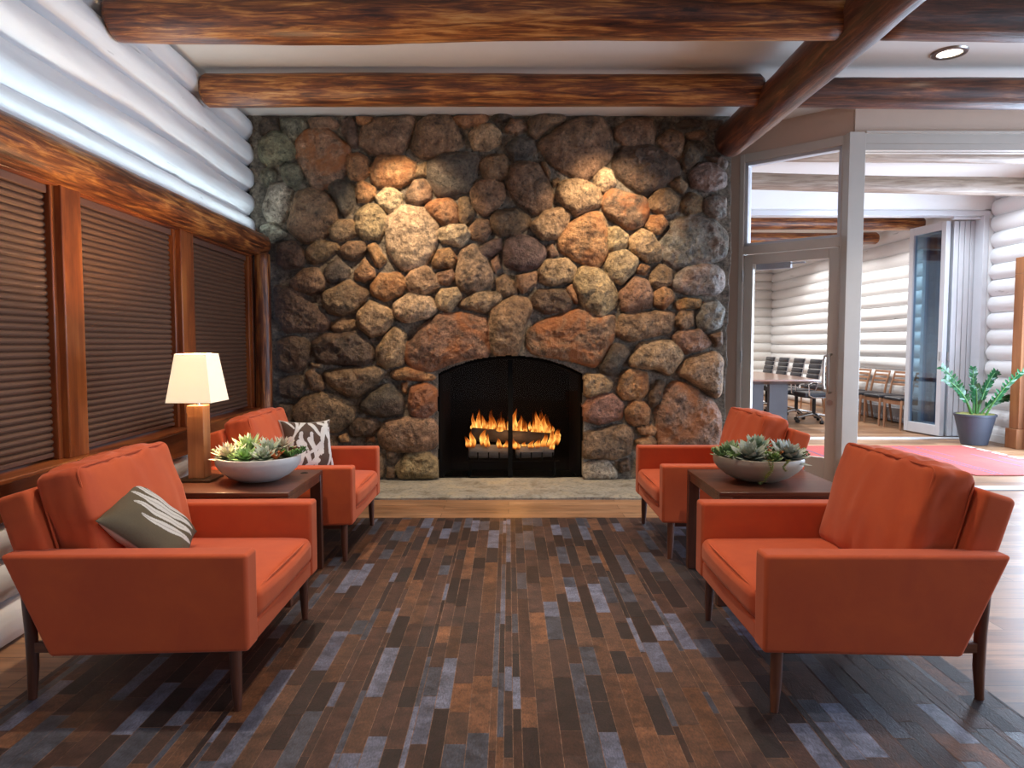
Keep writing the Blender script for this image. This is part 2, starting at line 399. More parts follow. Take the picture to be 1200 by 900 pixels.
# ------------------------------------------------------------------ stone wall
A_, B_, C_, D_ = (290, 120), (580, 120), (290, 340), (580, 340)
ST = """
A d 60,120 90,80 150,80 160,130 110,160 65,160
A g 165,90 270,85 285,120 240,190 200,190 170,130
A b 290,85 400,80 435,110 420,135 310,130
A d 450,90 505,80 525,180 515,220 480,210 445,140
A o 515,75 590,75 595,105 560,120 520,110
A b 540,130 610,85 780,75 790,110 755,190 720,250 590,250 535,210
A b 800,110 860,70 960,75 985,130 1015,200 960,240 830,270 770,220
A o 965,75 1120,65 1130,90 1090,120 1020,130 980,105
A t 1040,160 1090,110 1150,110 1190,150 1185,200 1120,235 1060,225
A g 60,190 130,140 200,160 230,220 225,270 150,290 110,310 65,270
A R 240,180 280,140 380,140 440,190 480,215 460,340 380,400 310,400 270,330 240,270
A o 470,260 520,240 570,270 570,340 530,375 475,355
A o 580,320 610,260 740,260 790,300 780,360 720,400 620,400 585,370
A b 795,300 840,280 840,350 790,350
A k 845,290 920,250 1030,240 1090,265 1070,340 1040,420 900,445 870,400 840,330
A b 1088,288 1140,252 1208,252 1228,300 1216,348 1168,368 1108,352
A b 1044,412 1088,364 1164,360 1200,392 1208,444 1176,492 1112,536 1064,492
A g 65,330 100,310 140,325 130,370 90,400 70,370
A g 155,310 195,285 250,300 270,350 230,410 180,380
A h 75,480 110,390 180,380 210,430 205,490 160,570 100,560 80,520
A h 60,580 110,565 190,620 150,640 110,660 65,630
A b 190,580 235,430 300,405 370,430 420,500 415,570 340,640 260,655 195,600
A k 380,400 420,365 480,375 510,420 500,480 455,535 430,500
A o 510,390 540,370 600,400 605,440 560,470 520,470
A l 600,450 640,405 690,405 730,440 720,490 670,525 620,485
A b 740,440 780,370 830,360 865,410 855,465 800,485 745,465
A o 830,490 880,455 950,450 985,490 985,560 920,580 850,520
A b 990,450 1030,440 1070,520 1030,575 995,560
A t 505,520 560,480 610,480 650,530 640,590 620,640 540,640 510,600
A l 645,560 700,500 780,480 850,510 885,570 890,640 860,720 810,780 720,780 660,690
A b 380,600 430,550 495,550 510,620 450,650 390,640
A l 890,600 950,570 1020,575 1050,620 1000,680 910,655
A b 1040,590 1080,545 1130,555 1145,600 1110,650 1055,640
A b 1140,540 1172,508 1268,500 1324,540 1320,580 1260,620 1184,624 1148,592
A b 275,690 320,640 420,660 425,690 370,730 310,760 280,735
A b 425,690 470,650 550,650 555,700 500,740 450,730
A o 560,670 600,655 650,735 610,775 565,700
A k 355,780 420,725 480,780 465,830 390,850 360,830
A o 500,790 545,730 595,780 590,820 540,840 500,830
A d 140,660 230,650 270,720 255,770 170,780 130,750
A b 190,840 260,780 320,775 360,830 355,880 300,900 230,890
A o 865,750 890,690 950,680 980,730 960,780 870,775
A b 885,800 960,780 975,820 940,855 900,850
A t 980,790 1000,690 1060,665 1110,720 1150,800 1140,850 1080,880 1010,885 980,840
A p 1085,680 1150,640 1195,635 1190,690 1140,725 1090,715
A b 1140,740 1175,710 1190,770 1160,800
A o 570,860 620,800 710,800 740,850 715,900 640,930 580,900
A t 735,830 780,775 840,770 890,820 895,860 830,900 760,890
A b 348,900 460,832 540,868 560,900 500,980 440,1000 380,984 348,940
A d 120,860 220,872 380,1020 372,1068 160,1072 128,1000
A l 880,908 908,872 980,868 1004,912 944,984 892,964
A t 992,944 1072,880 1188,892 1192,928 1112,984 1004,960
A b 1164,832 1208,800 1264,848 1264,892 1208,912 1168,888
A d 1152,68 1232,60 1240,80 1192,104 1152,92
B b 45,130 80,85 130,90 150,130 110,160 60,150
B b 160,85 230,60 320,70 330,100 260,120 200,175 155,150
B b 200,200 330,110 400,80 490,80 540,150 545,260 450,350 400,365 280,300
B b 560,130 640,80 730,85 750,150 740,195 620,210 565,180
B k 770,100 820,95 815,125 780,130
B d 840,110 900,85 965,95 950,120 860,130
B b 895,150 970,135 990,160 960,185 900,180
B b 760,180 820,130 870,150 890,190 870,270 820,260 765,205
B d 560,270 600,215 720,205 820,250 860,300 850,350 790,390 700,435 640,400 565,330
B d 880,250 900,195 960,190 990,230 940,290 890,325 870,290
B d 985,260 1050,250 1090,280 1085,310 1030,290
B s 905,340 960,290 1030,290 1085,340 1080,395 1000,420 930,400
B k 50,220 100,170 180,180 190,230 150,270 90,280
B b 50,370 80,300 140,285 210,300 245,370 270,430 260,490 180,520 100,470
B b 215,290 235,275 265,340 250,365
B b 265,370 300,355 305,380 275,400
B t 285,440 310,375 400,360 460,390 500,440 490,490 380,530 330,500
B l 460,360 510,305 550,320 570,380 510,430 470,395
B R 505,450 560,405 630,430 710,450 720,520 690,580 620,595 540,540 510,500
B b 720,460 760,410 820,405 870,460 850,510 790,530 725,500
B b 820,380 860,345 905,390 880,430 830,400
B b 870,470 920,420 975,450 970,510 920,525 880,510
B s 985,460 1030,435 1085,445 1085,530 1040,550 990,510
B t 165,580 230,510 320,490 360,520 340,570 290,640 220,640
B o 300,640 360,560 440,520 500,520 525,600 530,700 480,780 380,740 310,690
B t 530,590 570,580 630,625 620,680 550,700 530,690
B t 635,640 690,590 750,620 785,690 780,740 720,750 640,690
B o 705,580 730,530 790,530 815,565 780,615 740,610
B s 785,650 850,560 930,530 1040,560 1090,620 1085,720 1000,750 860,770 790,730
B p 40,700 60,640 120,620 200,640 245,700 200,770 120,790 50,760
B b 245,680 270,660 300,710 260,730
B t 205,790 250,735 340,730 385,780 360,840 270,860 215,840
B l 520,760 550,690 610,685 675,730 660,790 600,850 530,820
B o 665,775 690,750 735,770 710,805 670,800
B t 372,840 400,776 480,772 540,820 576,892 568,948 500,1008 432,968 384,900
B b 584,892 660,816 720,832 744,900 740,960 668,976 600,976
B b 730,810 780,755 840,790 840,850 770,870 735,850
B s 840,840 900,768 1040,760 1080,800 1080,872 1040,900 920,896 852,872
B o 748,900 792,852 840,880 852,920 800,968 752,952
B b 100,810 195,790 195,850 130,895 110,870
B d 168,920 208,876 328,876 368,928 340,980 240,988 184,960
B o 332,872 360,848 392,900 388,948 352,916
B d 985,92 1065,92 1065,128 1005,138
C b 385,155 440,130 500,140 500,180 420,200 385,185
C t 510,110 570,50 650,80 680,130 640,200 570,220 515,170
C l 680,70 750,15 860,35 885,90 840,130 740,150 690,120
C d 130,240 200,215 270,230 285,300 250,370 180,390 130,360
C d 290,260 350,210 500,195 575,260 580,320 540,355 430,350 330,340
C t 595,280 640,210 690,170 740,205 735,280 720,350 640,365 600,340
C R 740,270 800,190 890,120 1000,110 1110,130 1135,190 1120,260 1140,305 1000,325 850,380 750,350
C b 285,340 340,345 335,365 295,360
C b 260,390 300,360 350,440 340,470 290,470
C d 130,420 230,400 260,450 230,510 140,500
C b 340,390 460,365 590,360 640,390 600,430 500,510 440,490 370,440
C o 660,385 740,365 850,395 890,420 800,430 680,420
C k 510,550 570,480 660,440 720,510 715,580 640,600 540,580
C o 715,440 750,435 740,490 720,480
C R 745,540 760,460 830,440 885,480 885,560 830,610 760,590
C b 190,580 250,510 340,480 440,520 490,560 480,620 400,670 250,650
C d 460,650 510,605 590,605 615,640 570,690 480,695
C b 605,680 640,620 740,605 860,610 885,680 870,740 800,770 660,760 615,730
C t 680,840 740,770 840,765 890,820 890,895 700,895
C b 640,840 680,850 675,895 640,895
C o 410,690 450,675 470,720 420,720
C o 540,700 580,695 590,720 540,720
C b 640,760 680,770 670,800 640,800
C d 130,530 200,540 190,640 140,650
C b 250,680 400,690 400,760 260,770
C b 130,670 240,680 240,800 140,800
C b 420,740 620,780 620,890 430,890
C b 250,790 400,790 400,890 260,890
D b -20,88 90,30 152,40 175,90 140,170 122,240 112,300 0,304 -28,220
D R 160,190 250,140 420,85 480,140 560,100 560,200 540,260 480,360 380,330 250,305 165,290
D b 575,190 600,110 830,95 850,130 830,200 650,240 585,215
D b 855,130 880,95 940,95 940,160 890,190 860,165
D o 850,60 900,30 975,40 970,80 870,90
D s 955,130 980,60 1050,45 1085,90 1070,170 1000,195 960,170
D R 840,220 880,190 970,185 1030,250 990,280 910,300 860,260
D t 640,330 690,250 820,235 880,270 890,320 830,400 760,370 650,360
D k 505,360 560,260 610,255 640,290 590,380 560,405 510,390
D b 1015,210 1075,190 1080,260 1050,265
D t 870,390 920,320 1050,290 1080,330 1075,490 1060,510 950,440
D t 405,430 440,395 520,400 560,440 540,480 440,505 410,470
D o 580,470 600,400 640,370 720,390 730,470 700,515 610,515
D d 735,480 780,420 810,430 790,530 745,560
D R 770,570 850,430 930,460 1040,530 1075,600 1070,760 900,790 790,750
D r 410,560 450,510 560,490 610,540 600,610 500,635 415,610
D o 620,570 660,520 710,525 740,570 730,630 660,640 625,610
D o 670,650 740,635 770,660 760,690 700,685
D b 405,720 430,680 560,645 640,645 660,690 640,780 560,805 430,795
D h 405,860 440,820 530,810 580,860 580,900 410,900
D d 590,820 640,800 650,860 600,870
D o 670,710 740,690 770,715 760,760 690,760
D b 680,800 800,780 860,840 780,890 690,880
D b 880,810 1060,790 1070,880 900,890
"""
PALC = {'b': (.235,.145,.082), 'o': (.34,.18,.08), 't': (.36,.24,.135), 'l': (.47,.33,.20), 'd': (.12,.078,.05), 'k': (.10,.078,.06),
        'g': (.185,.165,.105), 'h': (.33,.30,.225), 'R': (.27,.15,.09), 'r': (.30,.135,.095), 's': (.235,.20,.17), 'p': (.14,.085,.075)}
offs = {'A': A_, 'B': B_, 'C': C_, 'D': D_}
FY = SY - .03      # plane the outlines were read on
stones = []
for ln in ST.strip().splitlines():
    w = ln.split(); ox, oy = offs[w[0]]
    P = np.array([[ox + float(q.split(',')[0])/4, oy + float(q.split(',')[1])/4] for q in w[2:]])
    stones.append((w[1], np.stack([(P[:,0]-VX)/F*FY, CH-(P[:,1]-VY)/F*FY], 1)))
rng = np.random.default_rng(5)
def vnoise(x, y, seed):
    xi = np.floor(x).astype(np.int64); yi = np.floor(y).astype(np.int64); xf = x-xi; yf = y-yi
    xf = xf*xf*(3-2*xf); yf = yf*yf*(3-2*yf)
    def h(a, c):
        n = (a*374761393 + c*668265263 + seed*974711) & 0x7fffffff
        n = ((n ^ (n >> 13))*1274126177) & 0x7fffffff
        return ((n ^ (n >> 16)) & 0xffff)/65535.0
    return (h(xi,yi)*(1-xf)+h(xi+1,yi)*xf)*(1-yf) + (h(xi,yi+1)*(1-xf)+h(xi+1,yi+1)*xf)*yf
def fbm(x, y, seed, o=4):
    s_ = 0; a = .5
    for k_ in range(o): s_ = s_ + a*(vnoise(x*2**k_, y*2**k_, seed+k_)-.5)*2; a *= .5
    return s_
X0, X1, Z0, Z1, GS = -2.34, 2.035, -.02, 3.36, .008
gx = np.arange(X0, X1+GS/2, GS); gz = np.arange(Z0, Z1+GS/2, GS)
GX, GZ = np.meshgrid(gx, gz)
wx = GX + .010*fbm(GX*9, GZ*9, 3); wz = GZ + .010*fbm(GX*9, GZ*9, 17)
best = np.full(GX.shape, 9.0); hgt = np.zeros(GX.shape); colr = np.empty(GX.shape+(3,)); colr[:] = (.20,.165,.125)
rust = np.zeros(GX.shape)
for si, (kd, P) in enumerate(stones):
    c = P.mean(0); P2 = P - c
    c = c + 0
    ext = np.abs(P2).max(0) + .05
    i0 = max(0, int((c[1]-ext[1]-Z0)/GS)); i1 = min(len(gz), int((c[1]+ext[1]-Z0)/GS)+2)
    j0 = max(0, int((c[0]-ext[0]-X0)/GS)); j1 = min(len(gx), int((c[0]+ext[0]-X0)/GS)+2)
    if i1 <= i0 or j1 <= j0: continue
    sx = wx[i0:i1, j0:j1]-c[0]; sz = wz[i0:i1, j0:j1]-c[1]
    # smoothed polygon radius by angle
    NA = 180; ang = np.linspace(-PI, PI, NA, endpoint=False); Rr = np.zeros(NA)
    for a_ in range(NA):
        d_ = np.array([math.cos(ang[a_]), math.sin(ang[a_])]); bestr = 0
        for q in range(len(P2)):
            p, e = P2[q], P2[(q+1) % len(P2)]-P2[q]
            den = d_[0]*e[1]-d_[1]*e[0]
            if abs(den) < 1e-9: continue
            tt = (p[0]*e[1]-p[1]*e[0])/den; uu = (p[0]*d_[1]-p[1]*d_[0])/den
            if tt > 0 and -1e-6 <= uu <= 1+1e-6: bestr = max(bestr, tt)
        Rr[a_] = bestr
    ker = np.hanning(17); ker /= ker.sum()
    Rs = np.convolve(np.concatenate([Rr[-12:], Rr, Rr[:12]]), ker, 'same')[12:-12]*1.085
    th = np.arctan2(sz, sx); ra = np.hypot(sx, sz)
    ia = (th+PI)/(2*PI)*NA; k0 = np.floor(ia).astype(int) % NA; fr = ia-np.floor(ia)
    Rg = Rs[k0]*(1-fr)+Rs[(k0+1) % NA]*fr
    d = ra/np.maximum(Rg, 1e-3)
    size = math.sqrt(np.abs(P2[:,0]).max()*np.abs(P2[:,1]).max())
    flat = 1.0
    Hh = min(.115, .030 + .36*size) * rng.uniform(.85, 1.2)
    if size > .24: Hh *= .75
    px_ = rng.uniform(-.5, .5, 2)
    prof = np.clip(1-np.clip(d, 0, 1)**2.6, 0, 1)**.5
    tilt = 1 + .32*(px_[0]*sx + px_[1]*sz)/max(size, .03)
    hh = Hh*prof*tilt
    rough_ = {'p': .25, 'k': .5, 'R': 1.15, 'o': 1.1, 't': 1.0, 'l': .9, 's': 1.3, 'd': 1.3}.get(kd, .9)
    ridg = 1-2*np.abs(fbm(sx*7+si*3.1, sz*9, si+140, 3))
    facet = .022*fbm(sx*9+si, sz*9, si+40, 3) + .011*(ridg-.6) + .009*fbm(sx*34+si, sz*34, si+80, 3)
    hh = hh + rough_*facet*np.clip((1-d)*4, 0, 1)
    sl = (d < best[i0:i1, j0:j1]) & (d < 1.0)
    best[i0:i1, j0:j1] = np.where(d < best[i0:i1, j0:j1], d, best[i0:i1, j0:j1])
    sub = hgt[i0:i1, j0:j1]; sub[sl] = hh[sl]
    base = np.array(PALC[kd])*rng.uniform(.88, 1.14)*(1+rng.uniform(-.06, .06, 3))
    cs = colr[i0:i1, j0:j1]; cs[sl] = base
    rs = rust[i0:i1, j0:j1]; rs[sl] = {'R': .85, 'r': .6, 'o': .45, 'b': .12, 's': .25}.get(kd, .08)
hgt = hgt + np.where(best >= 1, .004*fbm(GX*30, GZ*30, 9, 3) - .006, 0)
MY = 6.42
GY = MY - hgt
# arched opening
OX0, OX1 = WX(512, SY), WX(684, SY); OXC = (OX0+OX1)/2
def archz(x):
    u = np.clip((x-OXC)/(OX1-OX0)*2, -1, 1); return 1.005 + .165*(1-np.abs(u)**2.1)
edge = .014*fbm(GZ*7, GZ*0+3.3, 77, 2)
inside = (GX > OX0+edge) & (GX < OX1+edge*.9) & (GZ < archz(GX) + .006*fbm(GX*9, GX*0+1, 5, 2))
# eased edge next to the opening so the stones turn inwards
keep = ~inside
nz, nx = GX.shape
verts = np.stack([GX, GY, GZ], -1).reshape(-1, 3)
idx = np.arange(nz*nx).reshape(nz, nx)
q = np.stack([idx[:-1,:-1], idx[:-1,1:], idx[1:,1:], idx[1:,:-1]], -1)
km = keep[:-1,:-1] & keep[:-1,1:] & keep[1:,1:] & keep[1:,:-1]
rightedge = X1 - .022 + .035*fbm(GZ*3.2, GZ*0, 61, 3)
km &= (GX < rightedge)[:-1,1:]
faces = q[km]
ed = np.concatenate([faces[:, [0,1]], faces[:, [1,2]], faces[:, [2,3]], faces[:, [3,0]]])
key = np.sort(ed, 1); un, inv, cnt = np.unique(key[:,0].astype(np.int64)*10**7+key[:,1], return_inverse=True, return_counts=True)
bd = ed[cnt[inv] == 1]
bv = np.unique(bd); mp_ = {int(o): len(verts)+i for i, o in enumerate(bv)}
nv = verts[bv].copy(); nv[:,1] = MY + .16
verts2 = np.concatenate([verts, nv])
sk = np.array([[e[1], e[0], mp_[int(e[0])], mp_[int(e[1])]] for e in bd])
allf = np.concatenate([faces, sk])
used = np.unique(allf); remap = np.full(len(verts2), -1); remap[used] = np.arange(len(used))
colall = np.concatenate([colr.reshape(-1,3), colr.reshape(-1,3)[bv]])[used]
rustall = np.concatenate([rust.reshape(-1), rust.reshape(-1)[bv]])[used]
me = bpy.data.meshes.new('wall_back'); me.from_pydata(verts2[used].tolist(), [], remap[allf].tolist())
at = me.attributes.new('col', 'FLOAT_COLOR', 'POINT'); at.data.foreach_set('color', np.concatenate([colall, np.ones((len(colall),1))], 1).astype(np.float32).ravel())
at = me.attributes.new('rust', 'FLOAT', 'POINT'); at.data.foreach_set('value', rustall.astype(np.float32))
me.polygons.foreach_set('use_smooth', [True]*len(me.polygons)); me.materials.append(M['stone']); me.update()
wall_back = bpy.data.objects.new('wall_back', me); COL.objects.link(wall_back); struct(wall_back)
# masonry core behind the face, with the firebox
def archpts(n=20, g=0.0):
    return [(OX0-g + (OX1-OX0+2*g)*i/n, float(archz(OX0 + (OX1-OX0)*i/n))+g) for i in range(n+1)]
b = B()
b.box(-2.4, OX0-.12, 6.47, 6.95, 0, CZ); b.box(OX1+.12, 2.005, 6.47, 6.95, 0, CZ); b.box(OX0-.12, OX1+.12, 6.47, 6.95, 1.32, CZ)
b.done('masonry_core', M['mortar'], wall_back, smooth=0)
b = B()
ap = [(OX0-.03, .0)] + archpts(20, .03) + [(OX1+.03, .0)]
R0 = [b.v((p[0], 6.44, p[1])) for p in ap]; R1 = [b.v((OXC + (p[0]-OXC)*.86, 7.05, p[1]*.96)) for p in ap]
for i in range(len(ap)-1): b.f([R0[i], R0[i+1], R1[i+1], R1[i]])
b.f([R0[0], R1[0], R1[-1], R0[-1]]); b.f(R1)
b.done('firebox', M['fireblack'], wall_back, smooth=30, normals=False)
# hearth slab
b = B(); NXh, NYh = 150, 26
hx0, hx1, hy0, hy1 = -2.2, 2.02, 5.70, 6.50
def hz(x, y):
    e = min(1, max(0, (y-hy0)/.03))
    return .016 + .014*e**.5 + .007*mnoise.fractal((x*2.2, y*3, 0), 1, 2, 4)
g = [[b.v((hx0+(hx1-hx0)*i/NXh, hy0+(hy1-hy0)*j/NYh + (.012*mnoise.noise((i*.15, 4, 0)) if j == 0 else 0), hz(hx0+(hx1-hx0)*i/NXh, hy0+(hy1-hy0)*j/NYh))) for i in range(NXh+1)] for j in range(NYh+1)]
for j in range(NYh):
    for i in range(NXh): b.f([g[j][i], g[j][i+1], g[j+1][i+1], g[j+1][i]])
lo = [b.v((q_.co.x, q_.co.y, 0)) for q_ in g[0]]
for i in range(NXh): b.f([lo[i], lo[i+1], g[0][i+1], g[0][i]])
o = b.done('hearth', M['hearth'], smooth=50); tag(o, 'flat grey and tan stone hearth slab in front of the fireplace', 'hearth')

# fire
def firelog(name, label, p0, p1, r, mat, seed):
    b = B(); b.log(p0, p1, r, r*.9, seed=seed, n=20, step=.04, wob=.25, cham=.012)
    tag(b.done(name, mat, smooth=50), label, 'log', 'burning logs in the fireplace')
LY = 6.62
firelog('firewood_log', 'pale ashen log at the front of the fire, lowest of the three', (WX(549, LY), LY, .262), (WX(600, LY), LY-.01, .258), .066, M['ash'], 3)
firelog('firewood_log', 'pale ashen log at front right of the fire, lying end to end with the other', (WX(604, LY), LY, .258), (WX(649, LY), LY+.01, .262), .066, M['ash'], 4)
firelog('firewood_log', 'dark charred log slanting across the top of the burning pile', (WX(552, LY+.1), LY+.10, .405), (WX(648, LY+.1), LY+.09, .365), .062, M['char'], 5)
gr = thing('fire_grate', 'black iron grate under the burning logs', 'grate', (0, 0, 0))
b = B()
for yy in (LY-.10, LY+.14): b.box(WX(545, LY), WX(655, LY), yy-.008, yy+.008, .172, .188)
b.done('rail', M['firemetal'], gr, bevel=.003)
b = B()
for i in range(9):
    x = WX(548, LY) + i*.1
    b.tube([(x, LY-.14, .27), (x, LY-.12, .197), (x, LY+.12, .197), (x, LY+.16, .38)], .007, 6)
b.done('bar', M['firemetal'], gr)
for (x, y) in ((WX(550, LY), LY-.10), (WX(650, LY), LY-.10), (WX(550, LY), LY+.14), (WX(650, LY), LY+.14)):
    b = B(); b.box(x-.01, x+.01, y-.01, y+.01, .0, .175); b.done('leg', M['firemetal'], gr)
# flames
bmf = bmesh.new(); hl = bmf.verts.layers.float.new('burn')
def tongue(x, y, z, h, w, sway, seed, hot=1.0):
    n = 14; m = 8; R = []
    for k_ in range(n+1):
        s_ = k_/n
        cx = x + sway*s_**1.4 + .25*w*math.sin(s_*7+seed)*s_; cy = y + .02*math.sin(s_*5+seed*2)
        r = w*.5*(math.sin(PI*min(1, (s_*.95+.05))**.74))**.9*(1-s_**3*.6) + .002
        R.append([])
        for i in range(m):
            a = 2*PI*i/m
            q_ = bmf.verts.new((cx+r*math.cos(a), cy+r*.45*math.sin(a), z+h*s_))
            q_[hl] = hot*(1.0-.80*s_)*(.86+.14*math.cos(a*2))*min(1, .04+s_*2.3); R[-1].append(q_)
    for k_ in range(n):
        for i in range(m): bmf.faces.new([R[k_][i], R[k_][(i+1) % m], R[k_+1][(i+1) % m], R[k_+1][i]])
fr = random.Random(12)
def FP(px, py, dy=0): return WX(px, LY+dy), LY+dy, WZ(py, LY+dy)
spec = [(558,507,487,5,-4),(563,512,482,6,-3),(567,508,497,5,2),(575,509,490,6,-1),(584,509,497,8,1),(590,508,500,6,-1),(598,510,488,7,1),(603,510,482,9,0),(608,511,490,8,1),(615,511,500,6,0),(625,512,496,7,1),(631,512,484,8,-1),(637,513,488,8,2),(643,512,499,7,1)]
for i, (px, pb, pt, w_, sw) in enumerate(spec):
    x, y, z = FP(px, pb+6, .10); z2 = WZ(pt-3, y)
    tongue(x, y+fr.uniform(-.02,.03), z, z2-z, w_/F*y*1.15, sw/F*y*1.2, i, 1.0)
for i, (px, pb, pt, w_, sw) in enumerate([(549,524,513,6,-3),(554,524,506,6,-2),(566,524,503,8,2),(571,524,510,6,-1),(586,525,515,5,-4),(592,526,517,6,2),(600,526,516,8,3),(606,526,519,6,1),(614,525,519,5,1),(622,525,518,6,2),(630,524,516,6,1),(637,526,507,6,3),(644,527,503,7,5),(651,522,504,7,5),(654,514,505,5,2),(646,529,515,5,6)]):
    x, y, z = FP(px, pb+2, -.05); z2 = WZ(pt-2, y)
    tongue(x, y, z, z2-z, w_/F*y*1.1, sw/F*y, i+30, .92)
for i in range(16):
    px = 555+i*6.1+fr.uniform(-2,2); x, y, z = FP(px, 505+.04*(px-555), .09)
    tongue(x, y+fr.uniform(-.03,.03), z, fr.uniform(.06,.17), fr.uniform(.018,.032), fr.uniform(-.02,.03), i+90, fr.uniform(.8,1))
for i in range(10):    # faint outer tongues behind
    px = 560+i*9+fr.uniform(-3,3); x, y, z = FP(px, 514, .16)
    tongue(x, y, z, fr.uniform(.18,.30), .075, fr.uniform(-.03,.03), i+60, .58)
me = bpy.data.meshes.new('fire'); bmf.to_mesh(me); bmf.free(); me.materials.append(M['flame'])
me.polygons.foreach_set('use_smooth', [True]*len(me.polygons))
o = bpy.data.objects.new('fire_flames', me); COL.objects.link(o); tag(o, 'orange and yellow flames rising from the logs in the fireplace', 'fire'); o['kind'] = 'stuff'
# fireplace doors: arched black frame, centre mullion, two panes
fd = thing('fireplace_door', 'black framed arched glass doors closing the fireplace opening', 'fireplace door', (OXC, 6.50, .0))
b = B()
o_ = [(p[0]-OXC, p[1]) for p in [(OX0-.02, .0)] + archpts(20, .02) + [(OX1+.02, .0)]]
i_ = [(p[0]*.955, p[1]*.965 if p[1] > .1 else .04) for p in o_]
A0 = [b.v((p[0], -.012, p[1])) for p in o_]; A1 = [b.v((p[0], -.012, p[1])) for p in i_]
B0 = [b.v((p[0], .012, p[1])) for p in o_]; B1 = [b.v((p[0], .012, p[1])) for p in i_]
n = len(o_)
for i in range(n):
    j = (i+1) % n
    b.f([A0[i], A0[j], A1[j], A1[i]]); b.f([B0[j], B0[i], B1[i], B1[j]]); b.f([A1[i], A1[j], B1[j], B1[i]]); b.f([A0[j], A0[i], B0[i], B0[j]])
b.done('frame', M['firemetal'], fd, smooth=30)
b = B(); b.box(-.022, .022, -.014, .014, .03, 1.135); b.done('mullion', M['firemetal'], fd, bevel=.003)
for s_ in (-1, 1):
    pts = [(s_*.022, .04), (s_*.63, .04)] + [(s_*.63*(1-i/10)+s_*.022*(i/10), float(archz(OXC+s_*(.63*(1-i/10)+.022*(i/10))))-.03) for i in range(11)]
    b = B(); b.prism(pts, -.003, .003); b.done('pane', M['glass'], fd, smooth=0)

# ------------------------------------------------------------------ ceiling beams
def beam(label, p0, p1, r0, r1, seed, mat='logx', name='ceiling_beam', wob=.06, group='log ceiling beams'):
    b = B(); b.log(p0, p1, r0, r1, seed=seed, n=36, step=.08, wob=wob)
    tag(b.done(name, M[mat], smooth=60), label, 'beam', group)
PX, PZ, PR = 1.985, 3.105, .148
beam('long stained log beam crossing the ceiling at the very top of the picture', (-2.225, 4.05, 3.112), (PX-.10, 4.05, 3.122), .132, .122, 51)
beam('stained log beam crossing the ceiling just in front of the stone wall', (-2.262, 5.32, 3.165), (PX-.10, 5.32, 3.165), .118, .112, 52)
beam('short stained log beam right of the long diagonal log, nearer the camera than the downlight', (PX+.11, 4.05, 3.122), (6.3, 4.05, 3.112), .118, .122, 53, 'dlogx')
beam('short stained log beam above the white folding opening at right, beyond the downlight', (PX+.11, 5.32, 3.150), (6.3, 5.32, 3.125), .108, .116, 54, 'dlogx')
beam('thick dark log running from the stone wall towards the camera across the other beams', (PX, 6.40, PZ), (PX, -2.8, PZ), PR, PR+.005, 55, 'dlogy')
# downlight
dl = thing('downlight', 'round lit recessed downlight in the white ceiling at upper right', 'downlight', (3.10, 5.03, CZ))
b = B(); b.lathe([(.078, -.001), (.082, -.012), (.112, -.012), (.118, -.001)], 40); b.done('trim_ring', M['steel'], dl)
b = B(); b.lathe([(.0005, -.006), (.075, -.006), (.077, -.001), (.0005, -.001)], 40); b.done('lens', M['lens'], dl)

# ------------------------------------------------------------------ angled door wall and folding opening at right
WA, WB = Vector((2.02, 6.975, 0)), Vector((2.97, 6.10, 0))
e = (WB-WA).normalized(); nr = Vector((-e.y, e.x, 0))
if nr.y < 0: nr = -nr       # away from the camera
MD = Matrix(((e.x, nr.x, 0, WA.x), (e.y, nr.y, 0, WA.y), (0, 0, 1, 0), (0, 0, 0, 1)))
LEN = (WB-WA).length
s0, s1 = .275, LEN-.095
b = B()
b.box(-.1, s0, 0, .12, 0, CZ, MD); b.box(s0, LEN+.02, 0, .12, 3.08, CZ, MD)
struct(b.done('wall_right', M['tan'], smooth=0))
b = B(); b.box(2.96, 7.2, 6.08, 6.20, 3.08, CZ); struct(b.done('wall_front', M['tan'], smooth=0))
# frame of the angled unit
b = B()
b.box(s0, s0+.045, -.02, .10, 0, 3.08, MD); b.box(s0+.045, s1, -.02, .10, 3.0, 3.08, MD); b.box(s0+.045, s1, -.02, .10, 2.135, 2.215, MD)
b.box(s1-.0, s1+.045, -.02, .10, 0, 3.08, MD)
struct(b.done('trim_%d' % k, M['alu'], bevel=.004)); k += 1
b = B(); b.box(2.895, 3.035, 6.035, 6.185, 0, 3.08); struct(b.done('trim_%d' % k, M['alu'], bevel=.004)); k += 1
b = B(); b.box(3.03, 7.2, 6.05, 6.18, 2.985, 3.08); b.box(3.03, 7.2, 6.02, 6.05, 3.065, 3.085); b.box(3.03, 7.2, 6.05, 6.10, 2.93, 2.985); b.box(3.03, 7.2, 6.13, 6.18, 2.93, 2.985)
struct(b.done('trim_%d' % k, M['alu'], bevel=.003)); k += 1
b = B(); b.box(3.035, 6.3, 6.04, 6.19, 0.0, .012); struct(b.done('trim_%d' % k, M['alub'], bevel=.003)); k += 1
w = struct(B().box(s0+.045, s0+.075, .0, .08, 2.215, 3.0, MD).box(s1-.03, s1, .0, .08, 2.215, 3.0, MD).box(s0+.045, s1, .0, .08, 2.97, 3.0, MD).box(s0+.045, s1, 0, .08, 2.215, 2.24, MD).done('window_4', M['alub'], bevel=.003))
b = B(); b.box(s0+.07, s1-.025, .035, .045, 2.235, 2.975, MD); b.done('window_pane', M['glass'], w, smooth=0)
d0, d1 = s0+.052, s1-.006
b = B()
b.box(d0, d0+.085, .0, .05, .012, 2.128, MD); b.box(d1-.085, d1, .0, .05, .012, 2.128, MD); b.box(d0+.085, d1-.085, .0, .05, 2.04, 2.128, MD); b.box(d0+.085, d1-.085, .0, .05, .012, .26, MD)
door = struct(b.done('door_1', M['alu'], bevel=.004))
